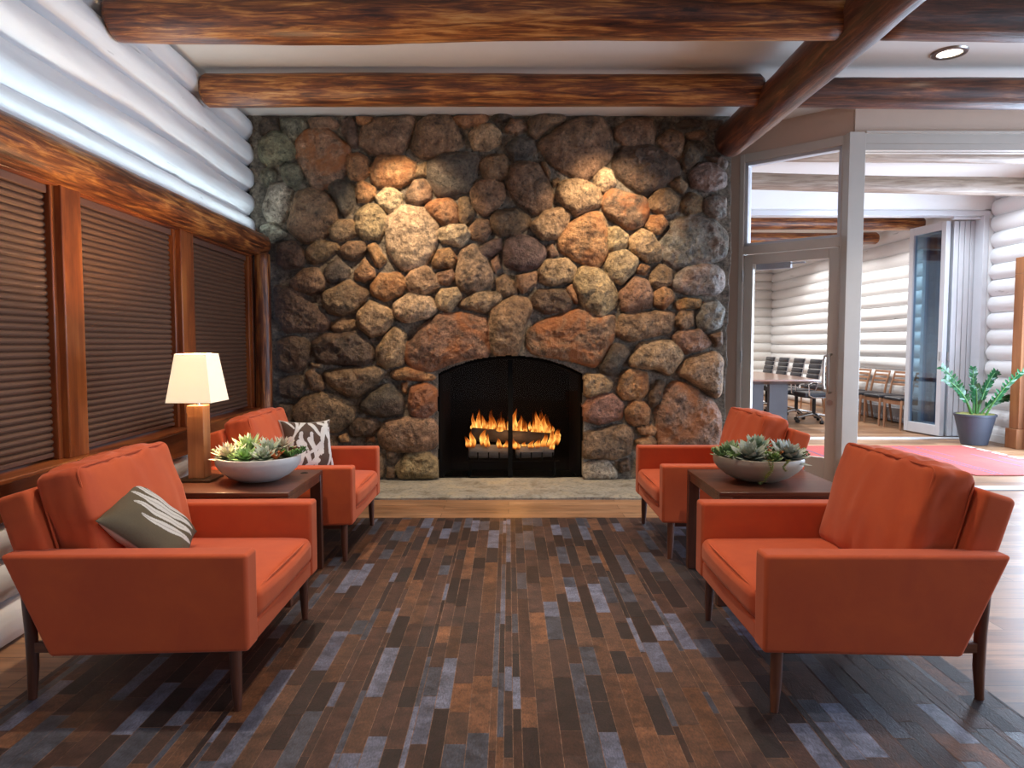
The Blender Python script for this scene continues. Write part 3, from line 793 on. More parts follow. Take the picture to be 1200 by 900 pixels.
b = B(); b.box(d0+.08, d1-.08, .02, .03, .25, 2.05, MD); b.done('door_pane', M['glass'], door, smooth=0)
hx = d1-.045
b = B(); b.tube([MD @ Vector(p) for p in ((hx, 0, 1.19), (hx, -.05, 1.19), (hx-.0, -.066, 1.175), (hx-.0, -.07, 1.13), (hx, -.07, .91), (hx, -.066, .865), (hx, -.05, .85), (hx, 0, .85))], .012, 12)
b.done('door_handle', M['steel'], door)
# the handle on the far side swings out beside the stile and shows through the glass
b = B(); b.tube([MD @ Vector(p) for p in ((hx, .05, 1.19), (hx-.03, .10, 1.19), (hx-.09, .11, 1.17), (hx-.10, .11, 1.12), (hx-.10, .11, .92), (hx-.09, .11, .87), (hx-.03, .10, .85), (hx, .05, .85))], .012, 12)
b.done('door_handle', M['steel'], door)
b = B(); b.tube([MD @ Vector((hx, -.012, .76)), MD @ Vector((hx, .002, .76))], .026, 20); b.done('lock_cylinder', M['steel'], door)
b = B(); b.box(d0+.09, d0+.42, .055, .10, 1.985, 2.045, MD); b.box(d0+.40, d0+.55, .06, .075, 2.02, 2.035, MD); b.done('door_closer', M['grille'], door, bevel=.004)
for zz in (.30, 1.16, 1.93):
    b = B(); b.tube([MD @ Vector((d0-.008, -.018, zz-.055)), MD @ Vector((d0-.008, -.018, zz+.055))], .011, 10); b.done('hinge', M['steel'], door)

# ------------------------------------------------------------------ foyer and meeting room beyond
RX = 6.36
b = B()
for i in range(16):
    z = .10 + i*.212
    y0 = 8.62 if z < 2.16 else 6.2
    b.log((RX+.10, y0, z), (RX+.10, 9.30, z), .122, .122, seed=i+70, n=24, step=.2, wob=.05)
    b.log((RX+.10, 9.46, z), (RX+.10, 17.3, z), .122, .118, seed=i+90, n=24, step=.25, wob=.05)
b.box(RX+.06, RX+.3, 8.6, 17.4, 0, CZ); b.box(RX+.06, RX+.3, 6.1, 8.7, 2.25, CZ)
struct(b.done('wall_east', M['wlogy'], smooth=60))
b = B()
for i in range(16): b.log((.9, 17.05, .12+i*.212), (6.4, 17.05, .12+i*.212), .12, .12, seed=i+120, n=24, step=.25, wob=.05)
b.box(.9, 6.6, 17.08, 17.3, 0, CZ)
struct(b.done('wall_north', M['wlogx'], smooth=60))
# foyer west side, meeting room west side
b = B(); b.box(.8, .95, 6.95, 17.3, 0, CZ); struct(b.done('wall_west', M['white'], smooth=0))
# partition between foyer and meeting room: bulkhead over the opening, stub at its right end
PY = 9.38
b = B(); b.box(.95, RX+.1, PY-.07, PY+.07, 3.03, CZ); b.box(6.28, RX+.1, PY-.07, PY+.07, 0, 3.05); b.box(.95, 1.6, PY-.07, PY+.07, 0, 3.05)
struct(b.done('wall_middle', M['white'], smooth=0))
b = B(); b.box(1.6, 6.34, PY-.085, PY+.085, 2.965, 3.035); b.box(6.265, 6.335, PY-.085, PY+.085, 0, 2.97); b.box(1.6, 1.67, PY-.085, PY+.085, 0, 2.97); b.box(1.6, 6.30, PY-.085, PY+.085, 0, .012)
struct(b.done('trim_%d' % k, M['alub'], bevel=.003)); k += 1
b = B(); b.box(RX-.03, RX+.04, 8.62, 9.30, 0, .10); struct(b.done('baseboard_east', M['baseb'], bevel=.004))
# folded leaves of the sliding-folding door
fold = struct(B().box(5.90, 6.27, PY-.03, PY+.03, 2.93, 2.965).done('door_2', M['alub'], bevel=.003))
xs = [5.845, 5.955, 6.03, 6.105, 6.18]
for i, x in enumerate(xs):
    y0, y1 = PY+.10, PY+.80
    dx = -.10 if i == 0 else 0.0
    MM = Matrix.Translation((x+ .07, y0, 0)) @ Matrix.Rotation(math.atan2(dx, .7)*-1, 4, 'Z')
    b = B(); L_ = .70
    for (a0, a1, zz0, zz1) in ((0, .085, .02, 2.93), (L_-.085, L_, .02, 2.93), (.085, L_-.085, .02, .16), (.085, L_-.085, 2.82, 2.93)): b.box(-.033, .033, a0, a1, zz0, zz1, MM)
    lf = b.done('door_leaf', M['alub'], fold, bevel=.004)
    b = B(); b.box(-.006, .006, .08, L_-.08, .15, 2.83, MM); b.done('leaf_pane', M['bglass'], lf, smooth=0)
    b = B(); b.tube([MM @ Vector((-.04, .04, 1.05)), MM @ Vector((-.04, .04, 1.17))], .012, 8); b.done('leaf_hinge', M['steel'], lf)
# wooden casing of the right-hand doorway (glazed, daylight)
b = B(); b.box(6.20, 6.42, 8.44, 8.60, .24, 2.13); b.box(6.17, 6.44, 8.42, 8.62, 0, .24); b.box(6.20, 6.42, 6.3, 8.60, 2.13, 2.33); b.box(6.20, 6.42, 6.25, 6.42, 0, 2.33)
struct(b.done('door_3', M['pine'], bevel=.006))
# foyer beams, meeting room beams
beam('pale log beam in the foyer nearest the folding opening, glimpsed under its top track', (1.2, 7.0, 3.175), (6.3, 7.0, 3.13), .085, .085, 61, 'palelog', group='log beams beyond the glass door')
beam('pale log beam crossing the foyer above the red rug', (1.2, 7.85, 3.10), (6.3, 7.85, 3.01), .085, .10, 62, 'palelog', group='log beams beyond the glass door')
for (y, z, l_) in ((10.6, 3.08, 'brown log beam high in the meeting room, nearest its wide opening'), (11.9, 3.05, 'brown log beam in the meeting room, middle one of three'), (13.2, 3.05, 'brown log beam in the meeting room farthest back, just above the glass door')):
    beam(l_, (1.2, y, z), (6.22, y, z), .10, .10, int(y*3), group='log beams beyond the glass door')
# rest of the shell around and behind the camera
b = B(); b.box(-2.7, 7.2, -3.0, -2.85, 0, CZ); struct(b.done('wall_rear', M['white'], smooth=0))
b = B(); b.box(7.0, 7.15, -2.9, -.3, 0, CZ); b.box(7.0, 7.15, 5.6, 6.2, 0, CZ); b.box(7.0, 7.15, -.3, 5.6, 2.5, CZ); b.box(7.0, 7.15, -.3, 5.6, 0, .25)
struct(b.done('wall_side', M['white'], smooth=0))
b = B()
for yy in (-.3, 1.6, 3.5, 5.52): b.box(7.02, 7.12, yy, yy+.08, .25, 2.5)
w = struct(b.done('window_5', M['alub']))
b = B(); b.box(7.07, 7.08, -.25, 5.55, .25, 2.5); b.done('window_pane', M['glass'], w, smooth=0)

# ------------------------------------------------------------------ upholstery shapes
def rbox(b, sx, sy, sz, r, puff=(0,0,0), n=14, M_=None, wr=0.0, seed=0):
    """rounded, puffed box centred on the origin, sizes sx,sy,sz"""
    h = Vector((sx/2, sy/2, sz/2)); V = {}
    def vert(p):
        key = tuple(round(x, 5) for x in p)
        if key in V: return V[key]
        u = Vector(p); c = Vector((u.x*h.x, u.y*h.y, u.z*h.z))
        inn = Vector((max(-h.x+r, min(h.x-r, c.x)), max(-h.y+r, min(h.y-r, c.y)), max(-h.z+r, min(h.z-r, c.z))))
        d = c-inn
        q = inn + d.normalized()*r if d.length > 1e-7 else c
        q.x += puff[0]*u.x*(1-u.y**2)*(1-u.z**2) if abs(u.x) > 0 else 0
        q.y += puff[1]*u.y*(1-u.x**2)*(1-u.z**2)
        q.z += puff[2]*u.z*(1-u.x**2)*(1-u.y**2)
        if wr:
            ed = max(abs(u.y), abs(u.z))
            q += (q-Vector((0,0,0))).normalized()*wr*(mnoise.noise((q.x*7+seed, q.y*16, q.z*5))*(.4+.8*ed**3) + .5*mnoise.noise((q.x*20+seed, q.y*30, q.z*9))*ed**4)
        V[key] = b.v(M_ @ q if M_ is not None else q); return V[key]
    # denser spacing near the edges so the rounding stays smooth
    def sp(ss):
        rr = min(.45, r/ss*1.0)
        out = [-1 + 2*rr*.5*(1-math.cos(PI*.5*i/4))*2 for i in range(4)]
        mid = [-1+2*rr + (2-4*rr)*i/n for i in range(n+1)]
        return sorted(set([round(x, 6) for x in out + mid + [-x for x in out]]))
    S = [sp(sx), sp(sy), sp(sz)]
    for ax in range(3):
        o1, o2 = [(1,2),(2,0),(0,1)][ax]
        for sg in (-1, 1):
            A1, A2 = S[o1], S[o2]
            for i in range(len(A1)-1):
                for j in range(len(A2)-1):
                    def mk(a, c):
                        p = [0,0,0]; p[ax] = sg; p[o1] = a; p[o2] = c; return vert(p)
                    qd = [mk(A1[i],A2[j]), mk(A1[i+1],A2[j]), mk(A1[i+1],A2[j+1]), mk(A1[i],A2[j+1])]
                    if sg < 0: qd.reverse()
                    b.f(qd)
    return b

def make_armchair(label):
    t = thing('armchair', label, 'armchair', group='orange velvet armchairs round the rug')
    W2, TH = .44, .098
    # arms: flat panels with a slanted rear edge, faces +x
    for s_ in (-1, 1):
        b = B()
        pts = [(.405, .222), (.405, .563), (-.440, .560), (-.282, .205)]
        b.prism(pts, s_*W2, s_*(W2-TH))
        b.done('arm', M['velvet'], t, smooth=50, bevel=.014, seg=4)
    b = B(); b.box(-.30, .400, -W2+TH-.002, W2-TH+.002, .222, .298); b.done('seat_base', M['velvet'], t, smooth=50, bevel=.012, seg=3)
    b = B(); rbox(b, .73, 2*(W2-TH)-.004, .115, .035, (.012, 0, .018), 14, Matrix.Translation((.045, 0, .352)), .004, 3)
    sc_ = b.done('seat_cushion', M['velvet'], t, smooth=180)
    b = B()
    zt = .352+.0515; y_ = W2-TH-.022; x_ = .398
    b.tube([(x_-.006, -y_, zt-.006), (x_+.002, -y_*.5, zt+.003), (x_+.004, 0, zt+.004), (x_+.002, y_*.5, zt+.003), (x_-.006, y_, zt-.006)], .0035, 6); b.done('piping', M['velvet'], sc_)
    # back frame
    MB_ = Matrix.Translation((-.365, 0, .492)) @ Matrix.Rotation(math.radians(-17), 4, 'Y')
    b = B(); rbox(b, .12, 2*(W2-TH)+.06, .55, .022, (0,0,0), 8, MB_); b.done('back_frame', M['velvet'], t, smooth=180)
    MC = Matrix.Translation((-.250, 0, .612)) @ Matrix.Rotation(math.radians(-15), 4, 'Y')
    b = B(); rbox(b, .165, 2*(W2-TH)-.012, .455, .032, (.034, 0, .016), 22, MC, .019, 9)
    bc = b.done('back_cushion', M['velvet'], t, smooth=180)
    yy, zz, xx = W2-TH-.006-.0095, .455/2-.0095, .165/2-.0095
    for sx_ in (1, -1):
        b = B(); rc = .03; path = []
        for (cy_, cz_, a0) in ((yy-rc, zz-rc, 0), (-yy+rc, zz-rc, 90), (-yy+rc, -zz+rc, 180), (yy-rc, -zz+rc, 270)):
            for i in range(5):
                an = math.radians(a0+i*22.5); path.append(MC @ Vector((sx_*xx, cy_+rc*math.cos(an), cz_+rc*math.sin(an))))
        b.tube(path, .0042, 6, closed=True); b.done('piping', M['velvet'], bc)
    # legs
    for s_ in (-1, 1):
        b = B(); b.tube([(.345, s_*.405, .225), (.347, s_*.405, .10), (.350, s_*.405, .0)], [.022, .0195, .0135], 14); b.done('leg', M['walnutz'], t)
        b = B(); b.tube([(-.425, s_*.322, 0), (-.418, s_*.322, .12), (-.420, s_*.322, .25), (-.432, s_*.322, .40), (-.455, s_*.322, .585)], [.015, .020, .021, .019, .013], 14); b.done('leg', M['walnutz'], t)
        b = B(); b.box(-.425, .33, s_*.322-.012, s_*.322+.012, .172, .212); b.done('stretcher', M['walnutx'], t, bevel=.004)
    b = B(); b.box(.318, .342, -.40, .40, .19, .223); b.done('stretcher', M['walnutx'], t, bevel=.004)
    return t
ch = make_armchair('orange velvet armchair at front left with an olive leaf-print pillow')
ch.location = (-1.300, 2.795, .005)
dup(ch, (1.278, 2.775, .005), PI, 'orange velvet armchair at front right, empty, beside the bright doorway')
dup(ch, (-1.315, 4.475, .005), 0, 'orange velvet armchair against the stone wall at left, behind the lamp table')
dup(ch, (1.312, 4.515, .005), PI, 'orange velvet armchair at back right between the table and the stone wall')

# ------------------------------------------------------------------ pillows
def pillow(name, label, size, thick, center, nvec, roll, pat, back):
    b = B(True); N = 130
    n_ = Vector(nvec).normalized(); up = Vector((0,0,1)); r_ = up.cross(n_).normalized(); u_ = n_.cross(r_)
    R = Matrix((r_, u_, n_)).transposed() @ Matrix.Rotation(roll, 3, 'Z')
    G = {}
    for side in (1, -1):
        for i in range(N+1):
            for j in range(N+1):
                u, v = -1+2*i/N, -1+2*j/N
                if side < 0 and (i in (0, N) or j in (0, N)): G[(side,i,j)] = G[(1,i,j)]; continue
                pin = 1 - .11*(1-abs(v)**2.5)*abs(u)**2.0 ; piv = 1 - .11*(1-abs(u)**2.5)*abs(v)**2.0
                t_ = thick/2*((1-u**4)*(1-v**4))**.72
                t_ += .006*mnoise.noise((u*3, v*3, side*2.0))*((1-u*u)*(1-v*v))**.3
                c_ = pat(u, v) if side > 0 else back
                G[(side,i,j)] = b.v(R @ Vector((u*pin*size/2, v*piv*size/2, side*t_)), c_)
    for side in (1, -1):
        for i in range(N):
            for j in range(N):
                qd = [G[(side,i,j)], G[(side,i+1,j)], G[(side,i+1,j+1)], G[(side,i,j+1)]]
                b.f(qd if side > 0 else qd[::-1])
    o = b.done(name, M['fabric'], None, smooth=180, normals=False); o.location = center
    return tag(o, label, 'pillow')
def segd(u, v, a, c):
    ax, ay = a; bx, by = c; dx, dy = bx-ax, by-ay
    t_ = max(0, min(1, ((u-ax)*dx+(v-ay)*dy)/(dx*dx+dy*dy+1e-9)))
    return math.hypot(u-ax-t_*dx, v-ay-t_*dy), t_
OL, OFFW = (.105,.080,.045), (.62,.60,.56)
leafs = []
BEND = .10
for (p0, p1, w_) in (((-.02,.62),(.30,-.90),.125), ((.26,.74),(.58,-.88),.125), ((.54,.78),(.84,-.80),.115), ((-.30,.40),(.02,-.92),.105), ((.80,.60),(.96,-.60),.07)):
    leafs.append((p0, p1, w_))
def pat_leaf(u, v):
    for (a, c, w_) in leafs:
        ub = u + .12*math.sin((v+.9)*1.6)
        d_, t_ = segd(ub, v, a, c)
        wd = w_*math.sin(PI*min(1, t_*1.02+.03))**.6
        if d_ < wd: return OFFW if d_ > .016 or t_ > .75 else (.40,.38,.34)
    return OL
rp = random.Random(4)
branches = []
for i in range(27):
    x0, y0 = rp.uniform(-.95,.95), rp.uniform(-.95,.95); a_ = rp.choice([1.1, 1.3, 1.7, 2.0, .7, 2.4]) + rp.uniform(-.2,.2); L_ = rp.uniform(.55,1.2)
    branches.append(((x0-math.cos(a_)*L_*.5, y0-math.sin(a_)*L_*.5), (x0+math.cos(a_)*L_*.5, y0+math.sin(a_)*L_*.5), rp.uniform(.05,.105)))
BRN = (.085,.050,.032)
def pat_branch(u, v):
    if max(abs(u), abs(v)) > .965: return (.6,.57,.52)
    for (a, c, w_) in branches:
        d_, t_ = segd(u + .05*math.sin(v*5), v + .04*math.sin(u*6), a, c)
        if d_ < w_*(.45+.75*t_): return (.68,.66,.62)
    return BRN
pillow('throw_pillow', 'olive brown throw pillow with white leaves on the front left armchair', .40, .125, (-1.395, 2.70, .575), (.74, .05, .66), math.radians(20), pat_leaf, (.60,.52,.42))
pillow('throw_pillow', 'brown throw pillow with white branch pattern on the armchair by the stone wall', .375, .13, (-1.335, 4.62, .60), (.66, -.66, .30), math.radians(-4), pat_branch, (.6,.55,.48))

# ------------------------------------------------------------------ side tables
def side_table(label, x0, x1, y0, y1, grommet=False):
    cx, cy = (x0+x1)/2, (y0+y1)/2
    t = thing('side_table', label, 'side table', (cx, cy, .005), group='walnut side tables between the armchairs')
    hx_, hy_ = (x1-x0)/2, (y1-y0)/2
    b = B(); b.box(-hx_, hx_, -hy_, hy_, .541, .563); b.done('tabletop', M['walnutx'], t, bevel=.003)
    b = B(); b.box(-hx_+.004, hx_-.004, -hy_+.004, -hy_+.026, .505, .541); b.box(-hx_+.004, hx_-.004, hy_-.026, hy_-.004, .505, .541)
    b.box(-hx_+.004, -hx_+.026, -hy_+.02, hy_-.02, .505, .541); b.box(hx_-.026, hx_-.004, -hy_+.02, hy_-.02, .505, .541); b.done('apron', M['walnutx'], t, bevel=.002)
    for sx_ in (-1, 1):
        for sy_ in (-1, 1):
            b = B(); b.box(min(sx_*hx_, sx_*(hx_-.062)), max(sx_*hx_, sx_*(hx_-.062)), min(sy_*hy_, sy_*(hy_-.045)), max(sy_*hy_, sy_*(hy_-.045)), 0, .541); b.done('leg', M['walnutz'], t, bevel=.003)
    if grommet:
        b = B(); b.lathe([(.0005, .5632), (.011, .5632), (.016, .5655), (.020, .5645), (.021, .563)], 24, (hx_-.075, hy_-.10, 0)); b.done('cable_grommet', M['blackm'], t)
    return t
side_table('walnut side table at left holding the lamp and pale bowl', -1.70, -1.062, 3.345, 3.965, True)
side_table('walnut side table at right holding the tan bowl', 1.022, 1.68, 3.345, 3.965)

# ------------------------------------------------------------------ lamp
lp = thing('table_lamp', 'lit table lamp with square wooden post and tapered linen shade', 'lamp', (-1.635, 3.68, .569))
b = B(); b.box(-.09, .09, -.09, .09, 0, .012); b.done('base', M['bronze'], lp, bevel=.002)
b = B(); b.box(-.043, .043, -.043, .043, .012, .395); b.done('post', M['lampwood'], lp, bevel=.003)
b = B(); b.tube([(0,0,.395), (0,0,.50)], .010, 14); b.tube([(0,0,.50), (0,0,.56)], .018, 14); b.done('neck', M['chrome'], lp)
b = B(); b.lathe([(.001, .552), (.014, .555), (.024, .578), (.03, .60), (.024, .626), (.001, .64)], 20); b.done('bulb', M['bulb'], lp)
b = B()
def shadering(h, z): return [b.v((x*h, y*h, z)) for (x, y) in ((-1,-1),(1,-1),(1,1),(-1,1))]
o0 = shadering(.116, .415); o1 = shadering(.080, .665); i1 = shadering(.077, .665); i0 = shadering(.113, .415)
b.rings([o0, o1, i1, i0], closed=True)
b.done('lamp_shade', M['shade'], lp, smooth=0)
b = B()
b.tube([(-.079, 0, .655), (-.02, 0, .648), (0, 0, .645), (.02, 0, .648), (.079, 0, .655)], .002, 6); b.done('shade_frame', M['bronze'], lp)

# ------------------------------------------------------------------ succulents
def leaf(b, o, d, up, L, w, th, curl, c0, c1, n=5):
    o = Vector(o); d = Vector(d).normalized(); s_ = d.cross(Vector(up)).normalized(); u_ = s_.cross(d).normalized(); R = []
    for k_ in range(n+1):
        t_ = k_/n; p = o + d*L*t_ + u_*curl*L*t_*t_
        ww = w*.5*(.35+.65*math.sin(PI*min(1, t_*.75+.18)))*(1-t_**4*.97); tt = th*.5*(1-t_**3*.9)
        c = [c0[i]+(c1[i]-c0[i])*t_**1.4 for i in range(3)]
        R.append([b.v(p+s_*ww, c), b.v(p+u_*tt*.4, c), b.v(p-s_*ww, c), b.v(p-u_*tt, c)])
    b.rings(R)
def rosette(b, o, rad, n, c0, c1, r_, tilt=(0,0), open_=1.0, wid=.36):
    ax = Vector((tilt[0], tilt[1], 1)).normalized(); e1 = ax.cross(Vector((0,1,0))).normalized(); e2 = ax.cross(e1)
    for i in range(n):
        f_ = i/n; a = i*2.39996 + r_.uniform(-.1,.1); el = math.radians(70-72*f_*open_)
        d = (e1*math.cos(a)+e2*math.sin(a))*math.cos(el) + ax*math.sin(el)
        L = rad*(.38+.62*f_**.7)*r_.uniform(.92,1.08)
        k_ = r_.uniform(.85,1.15)
        leaf(b, Vector(o)+ax*(.02*(1-f_)), d, ax, L, L*wid+.004, L*.12, .18, [x*k_ for x in c0], [x*k_ for x in c1])
def sprig(b, o, n, r_, c0, c1, L=.05, spread=1.0):
    for k_ in range(n):
        a = r_.uniform(0, 2*PI); st = Vector((math.cos(a)*spread, math.sin(a)*spread, r_.uniform(.5,1.2))).normalized(); p = Vector(o)
        for q_ in range(6):
            p2 = p + st*L/6
            for z_ in range(3):
                an = r_.uniform(0, 2*PI); dd = (Vector((math.cos(an), math.sin(an), .5)) + st*.5)
                leaf(b, p2, dd, (0,0,1), .016, .010, .005, .1, c0, c1, 3)
            p = p2
BOWL = [(.075, 0), (.115, .006), (.165, .030), (.205, .062), (.226, .092), (.229, .112), (.226, .131), (.220, .133), (.214, .128), (.214, .105), (.19, .09), (.0005, .09)]
def planter(label, loc, mat, sc_):
    t = thing('succulent_planter', label, 'planter', loc)
    b = B(); b.lathe([(r*sc_, z) for r, z in BOWL], 64); b.done('bowl', mat, t, smooth=60)
    b = B(); N = 40
    c = b.v((0,0,.128)); ring0 = None
    for q_ in range(1, 7):
        rr = .214*sc_*q_/6
        ring = [b.v((rr*math.cos(2*PI*i/N), rr*math.sin(2*PI*i/N), .128 - .014*(q_/6)**2 + .006*mnoise.noise((i*.7, q_*1.3, 0)))) for i in range(N)]
        for i in range(N):
            if ring0 is None: b.f([c, ring[i], ring[(i+1) % N]])
            else: b.f([ring0[i], ring[i], ring[(i+1) % N], ring0[(i+1) % N]])
        ring0 = ring
    b.done('soil', M['soil'], t, smooth=180)
    return t
r_ = random.Random(21)
pl = planter('pale grey bowl of light green succulents on the lamp table', (-1.315, 3.66, .569), M['bowlw'], .94)
LG, LT = (.16,.30,.085), (.62,.72,.45); WH = (.74,.74,.64); PK = (.55,.40,.33)
def addros(t, o, rad, n, c0, c1, tilt=(0,0), op=1.0, wid=.36, name='succulent'):
    b = B(True); rosette(b, o, rad, n, c0, c1, r_, tilt, op, wid); return b.done(name, M['leaf'], t, smooth=60)
addros(pl, (-.125,-.075,.128), .115, 36, (.26,.33,.15), (.84,.74,.62), (-.25,-.35), 1.0, .25)
addros(pl, (-.075,.055,.150), .120, 36, (.22,.42,.12), (.66,.82,.46), (-.1,-.20), .9, .28)
addros(pl, (-.025,-.120,.128), .090, 30, (.20,.42,.10), (.52,.76,.30), (.0,-.4), .95, .36)
addros(pl, (.045,.015,.140), .110, 32, (.20,.30,.16), (.72,.76,.62), (.1,-.25), 1.0, .40)
addros(pl, (.065,-.105,.126), .090, 28, (.16,.27,.12), (.68,.72,.60), (.1,-.45), 1.0, .44)
addros(pl, (.090,.085,.150), .100, 28, (.30,.24,.12), (.76,.66,.52), (.15,.0), .95, .26)
addros(pl, (-.155,.03,.128), .085, 24, (.14,.22,.09), (.55,.62,.40), (-.4,-.2), 1.0, .36)
addros(pl, (.130,-.02,.130), .065, 22, (.07,.10,.045), (.24,.18,.10), (.3,-.3), 1.0, .5)
for (o, nn) in (((-.07,-.14,.12), 7), ((.02,-.03,.13), 7)):
    b = B(True); sprig(b, o, nn, r_, (.10,.22,.05), (.40,.56,.20), .045); b.done('sedum', M['leaf'], pl, smooth=60)
for (o, c0, c1, nn) in (((.175,-.03,.125), (.08,.20,.04), (.24,.46,.12), 12), ((.19,.05,.125), (.07,.17,.04), (.20,.40,.10), 10), ((.12,-.10,.125), (.50,.10,.02), (.70,.22,.05), 6), ((.15,.06,.13), (.18,.06,.02), (.45,.16,.05), 6), ((-.19,-.05,.125), (.30,.40,.16), (.6,.68,.42), 7)):
    b = B(True); sprig(b, o, nn, r_, c0, c1, .05); b.done('sedum', M['leaf'], pl, smooth=60)
pr = planter('tan bowl of dark-edged succulents with a trailing sprig on the right table', (1.315, 3.655, .569), M['bowlt'], 1.0)
DG, ED = (.045,.075,.055), (.52,.56,.46)
addros(pr, (-.080,-.105,.128), .125, 36, (.035,.055,.04), (.46,.50,.40), (-.1,-.30), 1.0, .44)
addros(pr, (.118,-.100,.128), .125, 36, (.035,.055,.04), (.50,.52,.44), (.15,-.28), 1.0, .44)
addros(pr, (.010,.050,.145), .12, 34, (.05,.09,.06), (.40,.50,.36), (0,-.15), .95, .42)
addros(pr, (.14,.06,.135), .10, 28, (.05,.085,.06), (.46,.52,.42), (.2,-.1), .95, .42)
addros(pr, (-.145,.02,.130), .10, 28, (.06,.12,.05), (.36,.50,.26), (-.30,-.1), 1.0, .40)
addros(pr, (.025,-.145,.122), .060, 22, (.10,.17,.06), (.40,.50,.24), (0,-.5), 1.0, .5)
addros(pr, (-.09,.13,.130), .09, 26, (.05,.10,.06), (.42,.52,.38), (-.1,.2), 1.0, .42)
for (o, nn) in (((-.02,-.05,.125), 9), ((.07,.0,.125), 8), ((-.17,-.09,.122), 8), ((.19,-.07,.122), 8)):
    b = B(True); sprig(b, o, nn, r_, (.08,.20,.05), (.36,.50,.20), .05); b.done('sedum', M['leaf'], pr, smooth=60)
for (o, c0, c1, nn) in (((-.20,-.02,.125), (.08,.20,.05), (.30,.48,.20), 12), ((.03,-.14,.125), (.12,.24,.05), (.34,.46,.14), 12), ((.20,.0,.125), (.08,.18,.05), (.25,.42,.16), 11), ((.055,-.09,.13), (.50,.13,.03), (.68,.25,.06), 5), ((0,.12,.13), (.06,.15,.04), (.25,.42,.15), 8)):
    b = B(True); sprig(b, o, nn, r_, c0, c1, .055); b.done('sedum', M['leaf'], pr, smooth=60)
b = B(True)
for (x, z1, rr) in ((-.035, -.0, 5), (-.028, .035, 6), (.045, .085, 7)):
    q_ = random.Random(rr); p = Vector((x, -.205, .135)); pts = []
    for i in range(16):
        f_ = i/15; zz = .140 + (max(z1, .004)-.140)*max(0, (f_-.12)/.88)
        prof = np.interp(max(zz, 0), [0, .006, .030, .062, .092, .131], [.08, .12, .172, .214, .236, .236])
        pts.append(Vector((x + .010*math.sin(f_*6+rr), -max(prof*1.04, .20 if zz > .02 else .15)-.010, zz+.006)))
    b.tube(pts, .0025, 5, cols=[(.28,.34,.08)]*16)
    for i, p in enumerate(pts):
        for z_ in range(3):
            an = q_.uniform(0, 2*PI); leaf(b, p, (math.cos(an), -abs(math.sin(an))*.6-.1, .25), (0,0,1), .015, .009, .004, .1, (.22,.32,.06), (.50,.56,.16), 3)
b.done('trailing_sprig', M['leaf'], pr, smooth=60)

# ------------------------------------------------------------------ cowhide rug
rr = random.Random(33)
me_v, me_f, cols, glos = [], [], [], []
def rq(x0, x1, y0, y1, z, c, g_, zb=None):
    i = len(me_v)
    me_v.extend([(x0,y0,z),(x1,y0,z),(x1,y1,z),(x0,y1,z)]); me_f.append((i,i+1,i+2,i+3)); cols.extend([c]*4); glos.extend([g_]*4)
RX0, RX1, RY0, RY1 = -1.79, 1.775, .9, 5.09
x = RX0
while x < RX1-.005:
    w_ = rr.choice([.064,.068,.072,.080,.054,.060,.020,.030,.070,.024]); x2 = min(RX1, x+w_)
    y = RY0 - rr.uniform(0, .3)
    while y < RY1:
        L_ = rr.uniform(.14,.42); ya, yb = max(RY0, y), min(RY1, y+L_)
        if yb-ya > .01:
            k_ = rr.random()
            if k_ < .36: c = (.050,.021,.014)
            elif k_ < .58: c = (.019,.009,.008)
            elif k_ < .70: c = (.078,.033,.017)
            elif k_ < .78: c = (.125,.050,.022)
            elif k_ < .90: c = (.052,.056,.075)  # this and the next blue-grey tone carry the hide's bluish sheen as colour
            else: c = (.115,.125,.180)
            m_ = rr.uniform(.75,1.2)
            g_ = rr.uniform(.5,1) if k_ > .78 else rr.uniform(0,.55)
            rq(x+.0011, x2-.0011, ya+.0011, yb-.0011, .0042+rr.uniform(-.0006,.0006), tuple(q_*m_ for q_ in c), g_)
        y += L_
    x = x2
i = len(me_v)
P8 = [(X_, Y_, Z_) for Z_ in (.0006, .0034) for (X_, Y_) in ((RX0,RY0),(RX1,RY0),(RX1,RY1),(RX0,RY1))]
me_v.extend(P8); cols.extend([(.19,.105,.07)]*8); glos.extend([0]*8)
for f_ in ((0,3,2,1),(4,5,6,7),(0,1,5,4),(1,2,6,5),(2,3,7,6),(3,0,4,7)): me_f.append(tuple(i+q_ for q_ in f_))
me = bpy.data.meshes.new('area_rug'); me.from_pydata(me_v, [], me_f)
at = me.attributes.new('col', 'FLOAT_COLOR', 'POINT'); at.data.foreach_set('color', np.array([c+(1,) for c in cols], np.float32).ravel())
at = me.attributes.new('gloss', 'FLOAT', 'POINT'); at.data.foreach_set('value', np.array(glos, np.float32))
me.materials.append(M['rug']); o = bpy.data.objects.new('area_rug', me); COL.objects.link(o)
tag(o, 'dark brown patchwork cowhide rug of long strips between the armchairs', 'rug')

